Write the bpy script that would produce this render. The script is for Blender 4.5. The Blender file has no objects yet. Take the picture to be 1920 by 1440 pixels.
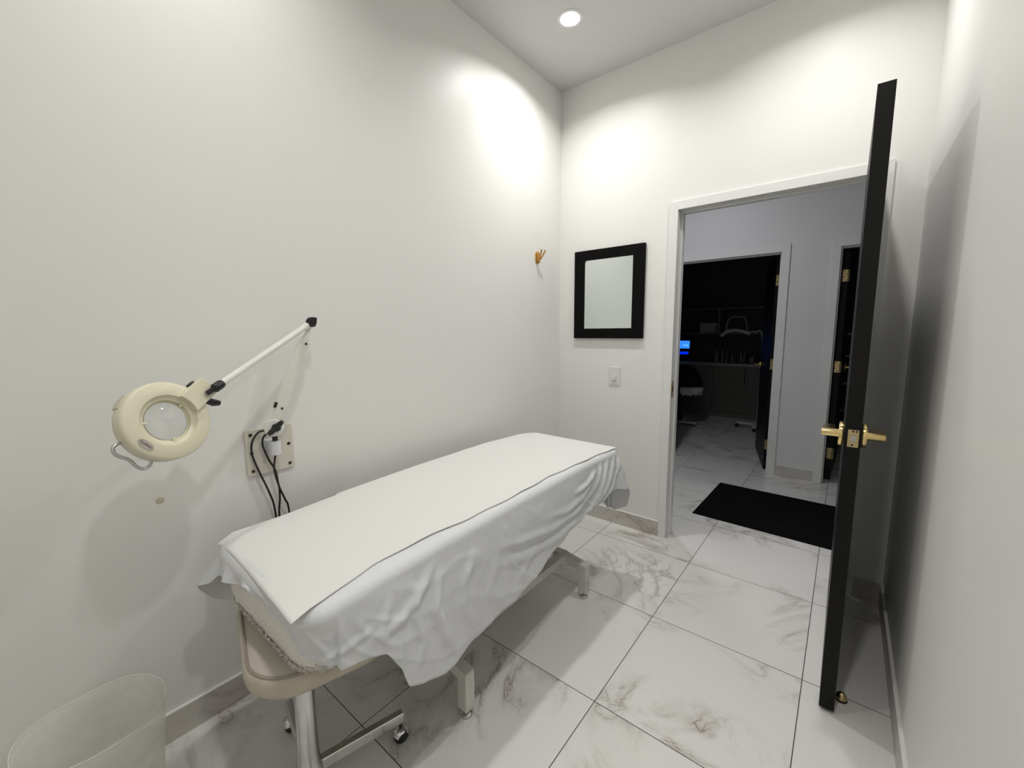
import bpy, bmesh, math, random
import numpy as np
from mathutils import Vector, Matrix, noise
random.seed(7)
S = bpy.context.scene
C = S.collection
PI = math.pi

# ---------------------------------------------------------------- camera
YAW, PITCH, ROLL, FPX = 0.6783, 0.1245, -0.0066, 777.26
CAM = Vector((1.7062, -2.6996, 1.3801))
cy, sy, cp, sp = math.cos(YAW), math.sin(YAW), math.cos(PITCH), math.sin(PITCH)
fw = Vector((-sy*cp, cy*cp, -sp)); rt = Vector((cy, sy, 0)); up = rt.cross(fw)
cr, sr = math.cos(ROLL), math.sin(ROLL)
r2, u2 = cr*rt + sr*up, -sr*rt + cr*up
cam_data = bpy.data.cameras.new('camera')
cam_data.sensor_width = 36; cam_data.lens = 36*FPX/1920; cam_data.clip_start = 0.02
cam = bpy.data.objects.new('camera', cam_data); C.objects.link(cam)
cam.matrix_world = Matrix(((r2.x, u2.x, -fw.x, CAM.x), (r2.y, u2.y, -fw.y, CAM.y),
                           (r2.z, u2.z, -fw.z, CAM.z), (0, 0, 0, 1)))
S.camera = cam
# ---------------------------------------------------------------- world, exposure, lamp strengths
w = bpy.data.worlds.new('world'); S.world = w; w.use_nodes = True
w.node_tree.nodes['Background'].inputs[0].default_value = (0.02, 0.022, 0.03, 1)
w.node_tree.nodes['Background'].inputs[1].default_value = 0.1
vs = S.view_settings
vs.view_transform = 'Standard'; vs.look = 'None'; vs.gamma = 1.0; vs.exposure = 0.0
vs.use_curve_mapping = False
LAMP_W = 9.2            # watts of the lamp over the foot of the bed
LAMP_WD = 7.6           # lamp by the open door
LAMP_W2 = 4.8           # lamp at the rear left
LAMP_W3 = 7.6           # lamp at the rear right
LAMP_COL = (1.0, 0.985, 0.955)
HALL_W = 11.0           # watts of a cooler fill light added to brighten the hallway
HALL_COL = (0.92, 0.935, 1.0)
LAMPS = [(0.41, -0.57), (1.53, -0.57), (0.41, -2.25), (1.53, -2.25)]

# ---------------------------------------------------------------- room sizes
W, H, YR = 1.936, 3.0624, -3.15       # width, ceiling height, rear wall
OX0, OX1, OZ = 0.848, 1.770, 2.112    # doorway opening
TH = 0.12
HY = 1.883                            # far hallway wall
HX0, HX1 = -1.6, 3.2                  # hallway ends

# ================================================================ materials
def new_mat(name):
    m = bpy.data.materials.new(name); m.use_nodes = True
    nt = m.node_tree; b = nt.nodes['Principled BSDF']
    return m, nt, b
def nd(nt, t, **kw):
    n = nt.nodes.new(t)
    for k, v in kw.items(): setattr(n, k, v)
    return n
def lk(nt, a, b): nt.links.new(a, b)
def math_n(nt, op, a, b=None, c=None, clamp=False):
    n = nd(nt, 'ShaderNodeMath', operation=op); n.use_clamp = clamp
    for i, v in enumerate((a, b, c)):
        if v is None: continue
        if isinstance(v, (int, float)): n.inputs[i].default_value = v
        else: lk(nt, v, n.inputs[i])
    return n.outputs[0]
def mixc(nt, f, a, b):
    n = nd(nt, 'ShaderNodeMix', data_type='RGBA')
    for i, v in ((0, f), (6, a), (7, b)):
        if isinstance(v, (int, float)): n.inputs[i].default_value = v
        elif isinstance(v, tuple): n.inputs[i].default_value = (*v[:3], 1)
        else: lk(nt, v, n.inputs[i])
    return n.outputs[2]
def mat(name, col, rough=0.5, metal=0.0, var=0.0, vscale=6, bump=0.0, bscale=40, bdist=0.002,
        coat=0.0, sheen=0.0, spec=0.5, trans=0.0, ior=1.5, sub=0.0):
    m, nt, b = new_mat(name)
    b.inputs['Roughness'].default_value = rough; b.inputs['Metallic'].default_value = metal
    b.inputs['Coat Weight'].default_value = coat; b.inputs['Sheen Weight'].default_value = sheen
    b.inputs['Specular IOR Level'].default_value = spec
    b.inputs['Transmission Weight'].default_value = trans; b.inputs['IOR'].default_value = ior
    b.inputs['Subsurface Weight'].default_value = sub
    tc = nd(nt, 'ShaderNodeTexCoord')
    nz = nd(nt, 'ShaderNodeTexNoise'); nz.inputs['Scale'].default_value = vscale
    nz.inputs['Detail'].default_value = 4
    lk(nt, tc.outputs['Object'], nz.inputs['Vector'])
    dark = tuple(max(0, c*(1-var)) for c in col); lite = tuple(min(1, c*(1+var*0.5)) for c in col)
    lk(nt, mixc(nt, nz.outputs['Fac'], dark, lite), b.inputs['Base Color'])
    if bump:
        bz = nd(nt, 'ShaderNodeTexNoise'); bz.inputs['Scale'].default_value = bscale
        bz.inputs['Detail'].default_value = 3
        lk(nt, tc.outputs['Object'], bz.inputs['Vector'])
        bp = nd(nt, 'ShaderNodeBump'); bp.inputs['Strength'].default_value = bump
        bp.inputs['Distance'].default_value = bdist
        lk(nt, bz.outputs['Fac'], bp.inputs['Height']); lk(nt, bp.outputs[0], b.inputs['Normal'])
    return m
def emit(name, col, strength):
    m, nt, b = new_mat(name)
    b.inputs['Base Color'].default_value = (*col, 1)
    b.inputs['Emission Color'].default_value = (*col, 1); b.inputs['Emission Strength'].default_value = strength
    return m

def marble(name, grid=True, base=(0.77, 0.76, 0.735), vein=(0.27, 0.225, 0.19), rough=0.24, tile=0.6, x0=0.464, y0=-0.2205):
    m, nt, b = new_mat(name)
    geo = nd(nt, 'ShaderNodeNewGeometry'); pos = geo.outputs['Position']
    sx = nd(nt, 'ShaderNodeSeparateXYZ'); lk(nt, pos, sx.inputs[0])
    u = math_n(nt, 'DIVIDE', math_n(nt, 'SUBTRACT', sx.outputs[0], x0), tile)
    v = math_n(nt, 'DIVIDE', math_n(nt, 'SUBTRACT', sx.outputs[1], y0), tile)
    iu, iv = math_n(nt, 'FLOOR', u), math_n(nt, 'FLOOR', v)
    cb = nd(nt, 'ShaderNodeCombineXYZ'); lk(nt, iu, cb.inputs[0]); lk(nt, iv, cb.inputs[1]); cb.inputs[2].default_value = 2.7
    wn = nd(nt, 'ShaderNodeTexWhiteNoise', noise_dimensions='3D'); lk(nt, cb.outputs[0], wn.inputs['Vector'])
    # every tile: its own offset and turn of the pattern
    rnd = nd(nt, 'ShaderNodeVectorMath', operation='MULTIPLY'); lk(nt, wn.outputs['Color'], rnd.inputs[0]); rnd.inputs[1].default_value = (17, 23, 11)
    rot = nd(nt, 'ShaderNodeVectorRotate', rotation_type='Z_AXIS'); lk(nt, pos, rot.inputs['Vector'])
    lk(nt, math_n(nt, 'MULTIPLY_ADD', wn.outputs['Value'], 2.2, -0.6), rot.inputs['Angle'])
    add = nd(nt, 'ShaderNodeVectorMath', operation='ADD'); lk(nt, rot.outputs[0], add.inputs[0]); lk(nt, rnd.outputs[0], add.inputs[1])
    st = nd(nt, 'ShaderNodeVectorMath', operation='MULTIPLY'); lk(nt, add.outputs[0], st.inputs[0]); st.inputs[1].default_value = (1.05, 1.5, 1.2)
    P = st.outputs[0]
    def nz(scale, detail, dist, ro=0.55):
        n = nd(nt, 'ShaderNodeTexNoise'); n.inputs['Scale'].default_value = scale; n.inputs['Detail'].default_value = detail
        n.inputs['Distortion'].default_value = dist; n.inputs['Roughness'].default_value = ro
        lk(nt, P, n.inputs['Vector']); return n.outputs['Fac']
    def ridge(f, wdt):
        d = math_n(nt, 'ABSOLUTE', math_n(nt, 'SUBTRACT', f, 0.5))
        return math_n(nt, 'SUBTRACT', 1.0, math_n(nt, 'DIVIDE', d, wdt), clamp=True)
    n1 = nz(1.3, 9, 1.5, 0.6); n2 = nz(2.6, 6, 1.3); n3 = nz(0.9, 2, 0.2)
    thin = math_n(nt, 'POWER', ridge(n1, 0.011), 1.2)
    thin2 = math_n(nt, 'MULTIPLY', ridge(n2, 0.010), 0.55)
    mask = math_n(nt, 'SMOOTH_MIN', math_n(nt, 'MULTIPLY_ADD', n3, 8.0, -3.85, clamp=True), 1.0, 0.0)
    near = math_n(nt, 'POWER', ridge(n1, 0.075), 1.6)
    lines = math_n(nt, 'MAXIMUM', thin, math_n(nt, 'MULTIPLY', thin2, math_n(nt, 'MULTIPLY_ADD', near, 1.0, 0.15)))
    cloud = math_n(nt, 'MULTIPLY', math_n(nt, 'MULTIPLY', near, n2), 1.0)
    vf = math_n(nt, 'MULTIPLY', math_n(nt, 'MAXIMUM', lines, cloud), mask, clamp=True)
    soft = math_n(nt, 'MULTIPLY', nz(0.7, 3, 0.3), 0.12)
    c0 = mixc(nt, soft, base, (0.58, 0.57, 0.545))
    c1 = mixc(nt, vf, c0, vein)
    if grid:
        def edge(f):
            fr = math_n(nt, 'FRACT', f)
            return math_n(nt, 'MINIMUM', fr, math_n(nt, 'SUBTRACT', 1.0, fr))
        e = math_n(nt, 'MINIMUM', edge(u), edge(v))
        g = math_n(nt, 'LESS_THAN', e, 0.0026)
        c1 = mixc(nt, g, c1, (0.055, 0.048, 0.045))
        rg = math_n(nt, 'MULTIPLY_ADD', g, 0.5, rough)
        lk(nt, rg, b.inputs['Roughness'])
        bp = nd(nt, 'ShaderNodeBump'); bp.inputs['Strength'].default_value = 0.4; bp.inputs['Distance'].default_value = 0.002
        lk(nt, math_n(nt, 'SUBTRACT', 1.0, g), bp.inputs['Height']); lk(nt, bp.outputs[0], b.inputs['Normal'])
    else:
        b.inputs['Roughness'].default_value = rough
    lk(nt, c1, b.inputs['Base Color'])
    return m

M = {}
M['wall'] = mat('wall_paint', (0.82, 0.815, 0.79), 0.36, var=0.02, vscale=1.5, bump=0.05, bscale=260, bdist=0.001, spec=0.10)
M['ceiling'] = mat('ceiling_paint', (0.70, 0.695, 0.685), 0.7, var=0.02, spec=0.2)
M['hallwall'] = mat('hall_paint', (0.76, 0.76, 0.755), 0.5, var=0.02, vscale=1.5)
M['trim'] = mat('trim_gloss_white', (0.80, 0.80, 0.785), 0.3, var=0.03, bump=0.05, bscale=60)
M['caulk'] = mat('white_caulk', (0.78, 0.77, 0.74), 0.5)
M['floor'] = marble('marble_floor_tile')
M['base'] = marble('marble_baseboard', grid=False, base=(0.60, 0.575, 0.54), vein=(0.30, 0.26, 0.23), rough=0.4)
M['black_door'] = mat('black_door_paint', (0.0045, 0.004, 0.004), 0.42, var=0.2, vscale=30, bump=0.08, bscale=90, bdist=0.0006, spec=0.22)
M['black_plastic'] = mat('black_plastic', (0.008, 0.008, 0.009), 0.4, bump=0.1)
M['black_frame'] = mat('black_wood_frame', (0.005, 0.0046, 0.0046), 0.6, spec=0.08, var=0.4, vscale=90, bump=0.15, bscale=120, bdist=0.0008)
M['brass'] = mat('polished_brass', (0.85, 0.66, 0.30), 0.16, 1.0, var=0.08)
M['brass_dull'] = mat('dull_brass', (0.62, 0.50, 0.27), 0.35, 1.0, var=0.2, vscale=40)
M['screw'] = mat('dark_screw', (0.05, 0.045, 0.04), 0.4, 0.8)
M['steel'] = mat('grey_steel', (0.55, 0.55, 0.55), 0.3, 1.0, var=0.1, vscale=20)
M['chrome'] = mat('worn_chrome', (0.72, 0.71, 0.70), 0.16, 1.0, var=0.35, vscale=14, bump=0.1, bscale=12, bdist=0.002)
M['mirror'] = mat('mirror_glass', (0.80, 0.86, 0.85), 0.01, 1.0)
M['cream'] = mat('cream_plastic', (0.74, 0.70, 0.53), 0.36, var=0.05, vscale=12, bump=0.03)
M['cream_dark'] = mat('cream_switch', (0.57, 0.53, 0.41), 0.4)
M['lamp_white'] = mat('lamp_arm_enamel', (0.80, 0.785, 0.73), 0.22, var=0.04, vscale=20)
M['plate'] = mat('cream_mount_plate', (0.66, 0.625, 0.545), 0.4, var=0.05)
M['clamp'] = mat('white_clamp_plastic', (0.72, 0.73, 0.75), 0.35)
M['label'] = mat('sticker_grey', (0.44, 0.41, 0.36), 0.3)
M['ink_grey'] = mat('ink_grey', (0.10, 0.09, 0.07), 0.5)
M['ink_red'] = mat('ink_red', (0.12, 0.012, 0.012), 0.5)
M['lens'] = mat('lens_glass', (0.97, 0.98, 0.98), 0.0, trans=1.0, ior=1.5)
M['cord'] = mat('black_rubber_cord', (0.006, 0.006, 0.007), 0.42)
M['switch'] = mat('switch_plastic', (0.74, 0.735, 0.71), 0.3)
M['gold_hook'] = mat('gold_hook_metal', (0.72, 0.42, 0.13), 0.28, 0.85, var=0.3, vscale=60)
M['vinyl'] = mat('beige_vinyl', (0.56, 0.51, 0.44), 0.38, var=0.06, vscale=9, bump=0.08, bscale=220, bdist=0.0006)
M['vinyl_side'] = mat('beige_vinyl_worn', (0.58, 0.52, 0.41), 0.45, var=0.30, vscale=11, bump=0.1, bscale=180, bdist=0.0006)
M['piping'] = mat('taupe_piping', (0.34, 0.29, 0.235), 0.45)
M['white_enamel'] = mat('chipped_white_enamel', (0.66, 0.645, 0.60), 0.4, var=0.1, vscale=18, bump=0.2, bscale=60)
M['mattress'] = mat('mattress_vinyl', (0.5, 0.45, 0.38), 0.5)
M['mat'] = mat('black_mat_pile', (0.0035, 0.0035, 0.004), 0.95, bump=0.6, bscale=400, bdist=0.003, spec=0.1)
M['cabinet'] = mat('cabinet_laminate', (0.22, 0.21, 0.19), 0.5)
M['counter'] = mat('counter_laminate', (0.55, 0.54, 0.53), 0.35)
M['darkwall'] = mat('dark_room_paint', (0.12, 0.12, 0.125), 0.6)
M['paperstack'] = mat('white_binder', (0.6, 0.6, 0.62), 0.6)
M['screen_case'] = mat('device_case', (0.02, 0.02, 0.025), 0.4)
M['screen'] = emit('lit_screen', (0.03, 0.22, 1.0), 1.3)
M['screen_lo'] = emit('lit_screen_low', (0.0, 0.03, 1.0), 0.8)
M['screen_txt'] = emit('lit_screen_marks', (0.35, 0.65, 1.0), 1.5)
M['diffuser'] = emit('lamp_diffuser', (1.0, 0.99, 0.96), 14.0)
M['hall_fill'] = emit('hall_fill_disc', HALL_COL, 8.0)  # glow of the added hallway fill light
M['bottle'] = mat('bottle_plastic', (0.30, 0.31, 0.32), 0.2, 0.3)
M['bottle_dark'] = mat('bottle_dark', (0.04, 0.04, 0.045), 0.25)
M['black_fabric'] = mat('black_fabric', (0.006, 0.006, 0.007), 0.9)

# chipped paint on the bed base: rusty nicks
def chipped():
    m = M['white_enamel']; nt = m.node_tree; b = nt.nodes['Principled BSDF']
    tc = nd(nt, 'ShaderNodeTexCoord'); n = nd(nt, 'ShaderNodeTexNoise'); n.inputs['Scale'].default_value = 26; n.inputs['Detail'].default_value = 8
    n.inputs['Roughness'].default_value = 0.7
    lk(nt, tc.outputs['Object'], n.inputs['Vector'])
    f = math_n(nt, 'GREATER_THAN', n.outputs['Fac'], 0.69)
    old = b.inputs['Base Color'].links[0].from_socket
    lk(nt, mixc(nt, f, old, (0.16, 0.10, 0.06)), b.inputs['Base Color'])
chipped()

def cloth_mat(name, col, weave=900, wr=0.3, transl=0.0, big=0.0):
    m, nt, b = new_mat(name)
    b.inputs['Base Color'].default_value = (*col, 1); b.inputs['Roughness'].default_value = 0.85
    b.inputs['Sheen Weight'].default_value = 0.15; b.inputs['Specular IOR Level'].default_value = 0.25
    tc = nd(nt, 'ShaderNodeTexCoord')
    a = nd(nt, 'ShaderNodeTexNoise'); a.inputs['Scale'].default_value = weave; lk(nt, tc.outputs['Object'], a.inputs['Vector'])
    c = nd(nt, 'ShaderNodeTexNoise'); c.inputs['Scale'].default_value = 14; c.inputs['Detail'].default_value = 4; c.inputs['Distortion'].default_value = 0.8
    lk(nt, tc.outputs['Object'], c.inputs['Vector'])
    b1 = nd(nt, 'ShaderNodeBump'); b1.inputs['Strength'].default_value = wr; b1.inputs['Distance'].default_value = 0.0006
    lk(nt, a.outputs['Fac'], b1.inputs['Height'])
    b2 = nd(nt, 'ShaderNodeBump'); b2.inputs['Strength'].default_value = big; b2.inputs['Distance'].default_value = 0.006
    lk(nt, c.outputs['Fac'], b2.inputs['Height']); lk(nt, b1.outputs[0], b2.inputs['Normal'])
    lk(nt, b2.outputs[0], b.inputs['Normal'])
    if transl:
        tr = nd(nt, 'ShaderNodeBsdfTranslucent'); tr.inputs[0].default_value = (*col, 1)
        mx = nd(nt, 'ShaderNodeMixShader'); mx.inputs[0].default_value = transl
        out = nt.nodes['Material Output']
        lk(nt, b.outputs[0], mx.inputs[1]); lk(nt, tr.outputs[0], mx.inputs[2]); lk(nt, mx.outputs[0], out.inputs[0])
    return m
M['sheet'] = cloth_mat('white_cotton', (0.79, 0.80, 0.815), 900, 0.3, 0.12, 0.55)
M['paper'] = cloth_mat('nonwoven_paper', (0.84, 0.835, 0.81), 260, 0.5, 0.12, 0.12)
M['fleece'] = cloth_mat('cream_fleece', (0.84, 0.81, 0.74), 260, 0.8, 0.0, 0.5)
def bin_mat():
    m, nt, b = new_mat('frosted_bin_plastic')
    b.inputs['Base Color'].default_value = (0.96, 0.95, 0.93, 1); b.inputs['Roughness'].default_value = 0.5
    tc = nd(nt, 'ShaderNodeTexCoord'); n = nd(nt, 'ShaderNodeTexNoise'); n.inputs['Scale'].default_value = 7; n.inputs['Detail'].default_value = 5
    lk(nt, tc.outputs['Object'], n.inputs['Vector'])
    bp = nd(nt, 'ShaderNodeBump'); bp.inputs['Strength'].default_value = 0.5; bp.inputs['Distance'].default_value = 0.01
    lk(nt, n.outputs['Fac'], bp.inputs['Height']); lk(nt, bp.outputs[0], b.inputs['Normal'])
    tp = nd(nt, 'ShaderNodeBsdfTransparent'); tp.inputs[0].default_value = (1.0, 1.0, 0.99, 1)
    tl = nd(nt, 'ShaderNodeBsdfTranslucent'); tl.inputs[0].default_value = (0.96, 0.95, 0.93, 1)
    m1 = nd(nt, 'ShaderNodeMixShader'); m1.inputs[0].default_value = 0.4
    lk(nt, b.outputs[0], m1.inputs[1]); lk(nt, tl.outputs[0], m1.inputs[2])
    m2 = nd(nt, 'ShaderNodeMixShader')
    f = math_n(nt, 'MULTIPLY_ADD', n.outputs['Fac'], 0.40, 0.17)
    lk(nt, f, m2.inputs[0]); lk(nt, m1.outputs[0], m2.inputs[2]); lk(nt, tp.outputs[0], m2.inputs[1])
    lk(nt, m2.outputs[0], nt.nodes['Material Output'].inputs[0])
    return m
M['bin'] = bin_mat()
M['bin_rim'] = mat('bin_rim_plastic', (0.72, 0.71, 0.68), 0.4)

# ================================================================ mesh helpers
def V(*a): return Vector(a)
def obj(name, bm, material, parent=None, smooth=False, bevel=0.0, seg=2, angle=40):
    me = bpy.data.meshes.new(name)
    bmesh.ops.recalc_face_normals(bm, faces=bm.faces[:])
    bm.to_mesh(me); bm.free()
    o = bpy.data.objects.new(name, me); C.objects.link(o)
    mats = material if isinstance(material, (list, tuple)) else [material]
    for k in mats: me.materials.append(M[k] if isinstance(k, str) else k)
    if parent is not None: o.parent = parent
    if smooth:
        for p in me.polygons: p.use_smooth = True
        try: me.set_sharp_from_angle(angle=math.radians(angle))
        except Exception: pass
    if bevel:
        b = o.modifiers.new('bevel', 'BEVEL'); b.width = bevel; b.segments = seg; b.limit_method = 'ANGLE'
        b.harden_normals = False
    return o
def empty(name, loc=(0, 0, 0), rot=None):
    o = bpy.data.objects.new(name, None); C.objects.link(o); o.location = loc
    o.empty_display_size = 0.05
    if rot is not None: o.rotation_euler = rot
    return o
def tag(o, label, cat, group=None, kind=None):
    o['label'] = label; o['category'] = cat
    if group: o['group'] = group
    if kind: o['kind'] = kind
    return o
def struct(o): o['kind'] = 'structure'; return o
def B(bm, x0, x1, y0, y1, z0, z1, mtx=None, mi=0):
    vs_ = [bm.verts.new((x, y, z)) for x in (x0, x1) for y in (y0, y1) for z in (z0, z1)]
    fs = [(0, 1, 3, 2), (4, 6, 7, 5), (0, 4, 5, 1), (2, 3, 7, 6), (0, 2, 6, 4), (1, 5, 7, 3)]
    for f in fs:
        fc = bm.faces.new([vs_[i] for i in f]); fc.material_index = mi
    if mtx is not None:
        for v in vs_: v.co = mtx @ v.co
    return vs_
def box(name, a, material, parent=None, bevel=0.0, mtx=None):
    bm = bmesh.new(); B(bm, *a, mtx=mtx); return obj(name, bm, material, parent, bevel=bevel)
def frame_from(n, ref=V(0, 0, 1)):
    n = n.normalized()
    if abs(n.dot(ref)) > 0.98: ref = V(0, 1, 0)
    x = ref.cross(n).normalized(); y = n.cross(x)
    return Matrix(((x.x, y.x, n.x, 0), (x.y, y.y, n.y, 0), (x.z, y.z, n.z, 0), (0, 0, 0, 1)))
def lathe(bm, prof, n=48, mtx=None, close=False, mi=0):
    """prof: list of (r, z); revolved about z"""
    rings = []
    for r, z in prof:
        if r < 1e-6:
            v = bm.verts.new((0, 0, z)); rings.append([v]*n)
        else:
            rings.append([bm.verts.new((r*math.cos(2*PI*i/n), r*math.sin(2*PI*i/n), z)) for i in range(n)])
    pairs = list(zip(rings, rings[1:]))
    if close: pairs.append((rings[-1], rings[0]))
    for a, b in pairs:
        for i in range(n):
            j = (i+1) % n
            q = []
            for v in (a[i], a[j], b[j], b[i]):
                if v not in q: q.append(v)
            if len(q) > 2:
                f = bm.faces.new(q); f.material_index = mi
    done = set()
    for rg in rings:
        for v in rg:
            if v not in done:
                done.add(v)
                if mtx is not None: v.co = mtx @ v.co
def tube(bm, pts, r, n=12, cap=True, flat=1.0, ref=None, radii=None, mi=0):
    pts = [Vector(p) for p in pts]; rings = []
    nrm = None
    for i, p in enumerate(pts):
        a = pts[max(0, i-1)]; b = pts[min(len(pts)-1, i+1)]
        t = (b-a).normalized()
        if nrm is None:
            rf = ref or (V(0, 0, 1) if abs(t.z) < 0.9 else V(1, 0, 0))
            nrm = (rf - t*rf.dot(t)).normalized()
        else: nrm = (nrm - t*nrm.dot(t)).normalized()
        bi = t.cross(nrm)
        rr = radii[i] if radii else r
        rings.append([bm.verts.new(p + nrm*rr*math.cos(2*PI*k/n) + bi*rr*flat*math.sin(2*PI*k/n)) for k in range(n)])
    for a, b in zip(rings, rings[1:]):
        for k in range(n):
            f = bm.faces.new((a[k], a[(k+1) % n], b[(k+1) % n], b[k])); f.material_index = mi
    if cap:
        for rg in (rings[0], rings[-1]):
            f = bm.faces.new(rg); f.material_index = mi
def smooth_path(pts, n=10):
    pts = [Vector(p) for p in pts]; out = []
    P = [pts[0]] + pts + [pts[-1]]
    for i in range(1, len(P)-2):
        for k in range(n):
            t = k/n; a, b, c, d = P[i-1], P[i], P[i+1], P[i+2]
            out.append(0.5*((2*b) + (c-a)*t + (2*a-5*b+4*c-d)*t*t + (3*b-3*c+d-a)*t**3))
    out.append(pts[-1]); return out
def prism(bm, poly, z0, z1, mtx=None, mi=0):
    a = [bm.verts.new((x, y, z0)) for x, y in poly]; b = [bm.verts.new((x, y, z1)) for x, y in poly]
    bm.faces.new(a).material_index = mi; bm.faces.new(b).material_index = mi
    n = len(poly)
    for i in range(n): bm.faces.new((a[i], a[(i+1) % n], b[(i+1) % n], b[i])).material_index = mi
    if mtx is not None:
        for v in a+b: v.co = mtx @ v.co
def rrect2(w_, h_, r, n=6):
    out = []
    for cx, cy_, a0 in ((w_/2-r, h_/2-r, 0), (-w_/2+r, h_/2-r, PI/2), (-w_/2+r, -h_/2+r, PI), (w_/2-r, -h_/2+r, 1.5*PI)):
        for k in range(n+1):
            a = a0 + PI/2*k/n; out.append((cx+r*math.cos(a), cy_+r*math.sin(a)))
    return out
def cyl(bm, p0, p1, r, n=24, r1=None, mi=0):
    tube(bm, [p0, p1], r, n=n, radii=[r, r if r1 is None else r1], mi=mi)
def bar(bm, p0, p1, w_, h_, upv=V(0, 0, 1)):
    p0, p1 = Vector(p0), Vector(p1); t = (p1-p0).normalized(); s = t.cross(upv).normalized(); u = s.cross(t)
    ring = []
    for p in (p0, p1): ring.append([bm.verts.new(p + s*a*w_/2 + u*b*h_/2) for a, b in ((-1, -1), (1, -1), (1, 1), (-1, 1))])
    bm.faces.new(ring[0]); bm.faces.new(ring[1])
    for k in range(4): bm.faces.new((ring[0][k], ring[0][(k+1) % 4], ring[1][(k+1) % 4], ring[1][k]))

# ================================================================ the setting
def wall_open(name, x0, x1, y0, y1, z1, holes, material):
    """wall along x with door holes [(a,b,top)]"""
    bm = bmesh.new(); x = x0
    for a, b, t in holes:
        B(bm, x, a, y0, y1, 0, z1); B(bm, a, b, y0, y1, t, z1); x = b
    B(bm, x, x1, y0, y1, 0, z1)
    return struct(obj(name, bm, material))
D1 = (0.262, 1.184, 2.088)     # far doorways: inner opening
D2 = (1.611, 2.53, 2.084)
RY1 = 5.25                     # end of the dark rooms
struct(box('floor', (HX0-0.1, HX1+0.1, YR-0.1, RY1+0.1, -0.1, 0), 'floor'))
struct(box('ceiling', (HX0-0.1, HX1+0.1, YR-0.1, RY1+0.1, H, H+0.1), 'ceiling'))
struct(box('wall_left', (-0.12, 0, YR-0.12, 0.0, 0, H), 'wall'))
struct(box('wall_right', (W, W+0.12, YR-0.12, 0.0, 0, H), 'wall'))
struct(box('wall_rear', (0, W, YR-0.12, YR, 0, H), 'wall'))
wall_open('wall_front', HX0, HX1, 0, TH, H, [(OX0-0.012, OX1+0.012, OZ+0.012)], 'wall')
wall_open('wall_hallway', HX0, HX1, HY, HY+TH, H, [(D1[0]-0.012, D1[1]+0.012, D1[2]+0.012), (D2[0]-0.012, D2[1]+0.012, D2[2]+0.012)], 'hallwall')
struct(box('wall_hallway_left', (HX0-0.1, HX0, TH, RY1, 0, H), 'hallwall'))
struct(box('wall_hallway_right', (HX1, HX1+0.1, TH, RY1, 0, H), 'hallwall'))
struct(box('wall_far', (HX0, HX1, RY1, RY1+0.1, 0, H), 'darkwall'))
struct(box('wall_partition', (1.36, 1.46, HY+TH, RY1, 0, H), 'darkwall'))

def baseboard(name, x0, x1, y0, y1, capdir):
    bm = bmesh.new(); B(bm, x0, x1, y0, y1, 0, 0.100)
    B(bm, x0 - (0.0), x1, y0, y1, 0.100, 0.1045, mi=1)
    return struct(obj(name, bm, ['base', 'caulk']))
baseboard('baseboard_left', 0, 0.011, YR, 0, 0)
baseboard('baseboard_right', W-0.011, W, YR, 0, 0)
baseboard('baseboard_front', 0.011, OX0-0.052, -0.011, 0, 0)
baseboard('baseboard_front_right', OX1+0.052, W-0.011, -0.011, 0, 0)
baseboard('baseboard_rear', 0.011, W-0.011, YR, YR+0.011, 0)
baseboard('baseboard_hallway', D1[1]+0.068, D2[0]-0.060, HY-0.011, HY, 0)

def casing(name, x0, x1, top, yf, yb, cw, room_side=-1, both=False):
    """flat casing, jambs and stops round a doorway; yf = face of the wall on the camera side"""
    bm = bmesh.new(); t = 0.014
    ys = [(yf-t, yf)] + ([(yb, yb+t)] if both else [])
    for a, b in ys:
        # mitred frame
        for pts in ([(x0-cw, 0), (x0, 0), (x0, top), (x0-cw, top+cw)],
                    [(x1, 0), (x1+cw, 0), (x1+cw, top+cw), (x1, top)],
                    [(x0-cw, top+cw), (x0, top), (x1, top), (x1+cw, top+cw)]):
            lo = [bm.verts.new((x, a, z)) for x, z in pts]; hi = [bm.verts.new((x, b, z)) for x, z in pts]
            bm.faces.new(lo); bm.faces.new(hi)
            for k in range(4): bm.faces.new((lo[k], lo[(k+1) % 4], hi[(k+1) % 4], hi[k]))
    # jamb boards
    B(bm, x0-0.012, x0, yf, yb, 0, top); B(bm, x1, x1+0.012, yf, yb, 0, top); B(bm, x0-0.012, x1+0.012, yf, yb, top, top+0.012)
    # stops
    s0, s1 = (yf+0.052, yf+0.085) if room_side < 0 else (yb-0.085, yb-0.052)
    B(bm, x0, x0+0.012, s0, s1, 0, top-0.012); B(bm, x1-0.012, x1, s0, s1, 0, top-0.012); B(bm, x0, x1, s0, s1, top-0.012, top)
    return struct(obj(name, bm, 'trim', bevel=0.0012, seg=1))
tr1 = casing('trim_1', OX0, OX1, OZ, 0, TH, 0.050, both=True)
# strike plate and little screw heads on the latch jamb
bm = bmesh.new(); B(bm, OX0, OX0+0.002, 0.002, 0.034, 0.955, 1.062); B(bm, OX0+0.0001, OX0+0.004, -0.016, 0.004, 0.975, 1.042)
stp = obj('strike_plate', bm, 'brass_dull', tr1, bevel=0.0006, seg=1)
bm = bmesh.new(); B(bm, OX0+0.0015, OX0+0.0035, 0.010, 0.026, 0.990, 1.026); obj('latch_hole', bm, 'screw', stp)
for z in (0.16, 1.0, 1.86):
    bm = bmesh.new(); cyl(bm, (OX0+0.012, 0.068, z), (OX0+0.014, 0.068, z), 0.006, 14); obj('screw', bm, 'steel', tr1)
tr2 = casing('trim_2', D1[0], D1[1], D1[2], HY, HY+TH, 0.066, room_side=1)
tr3 = casing('trim_3', D2[0], D2[1], D2[2], HY, HY+TH, 0.062, room_side=1)

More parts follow.
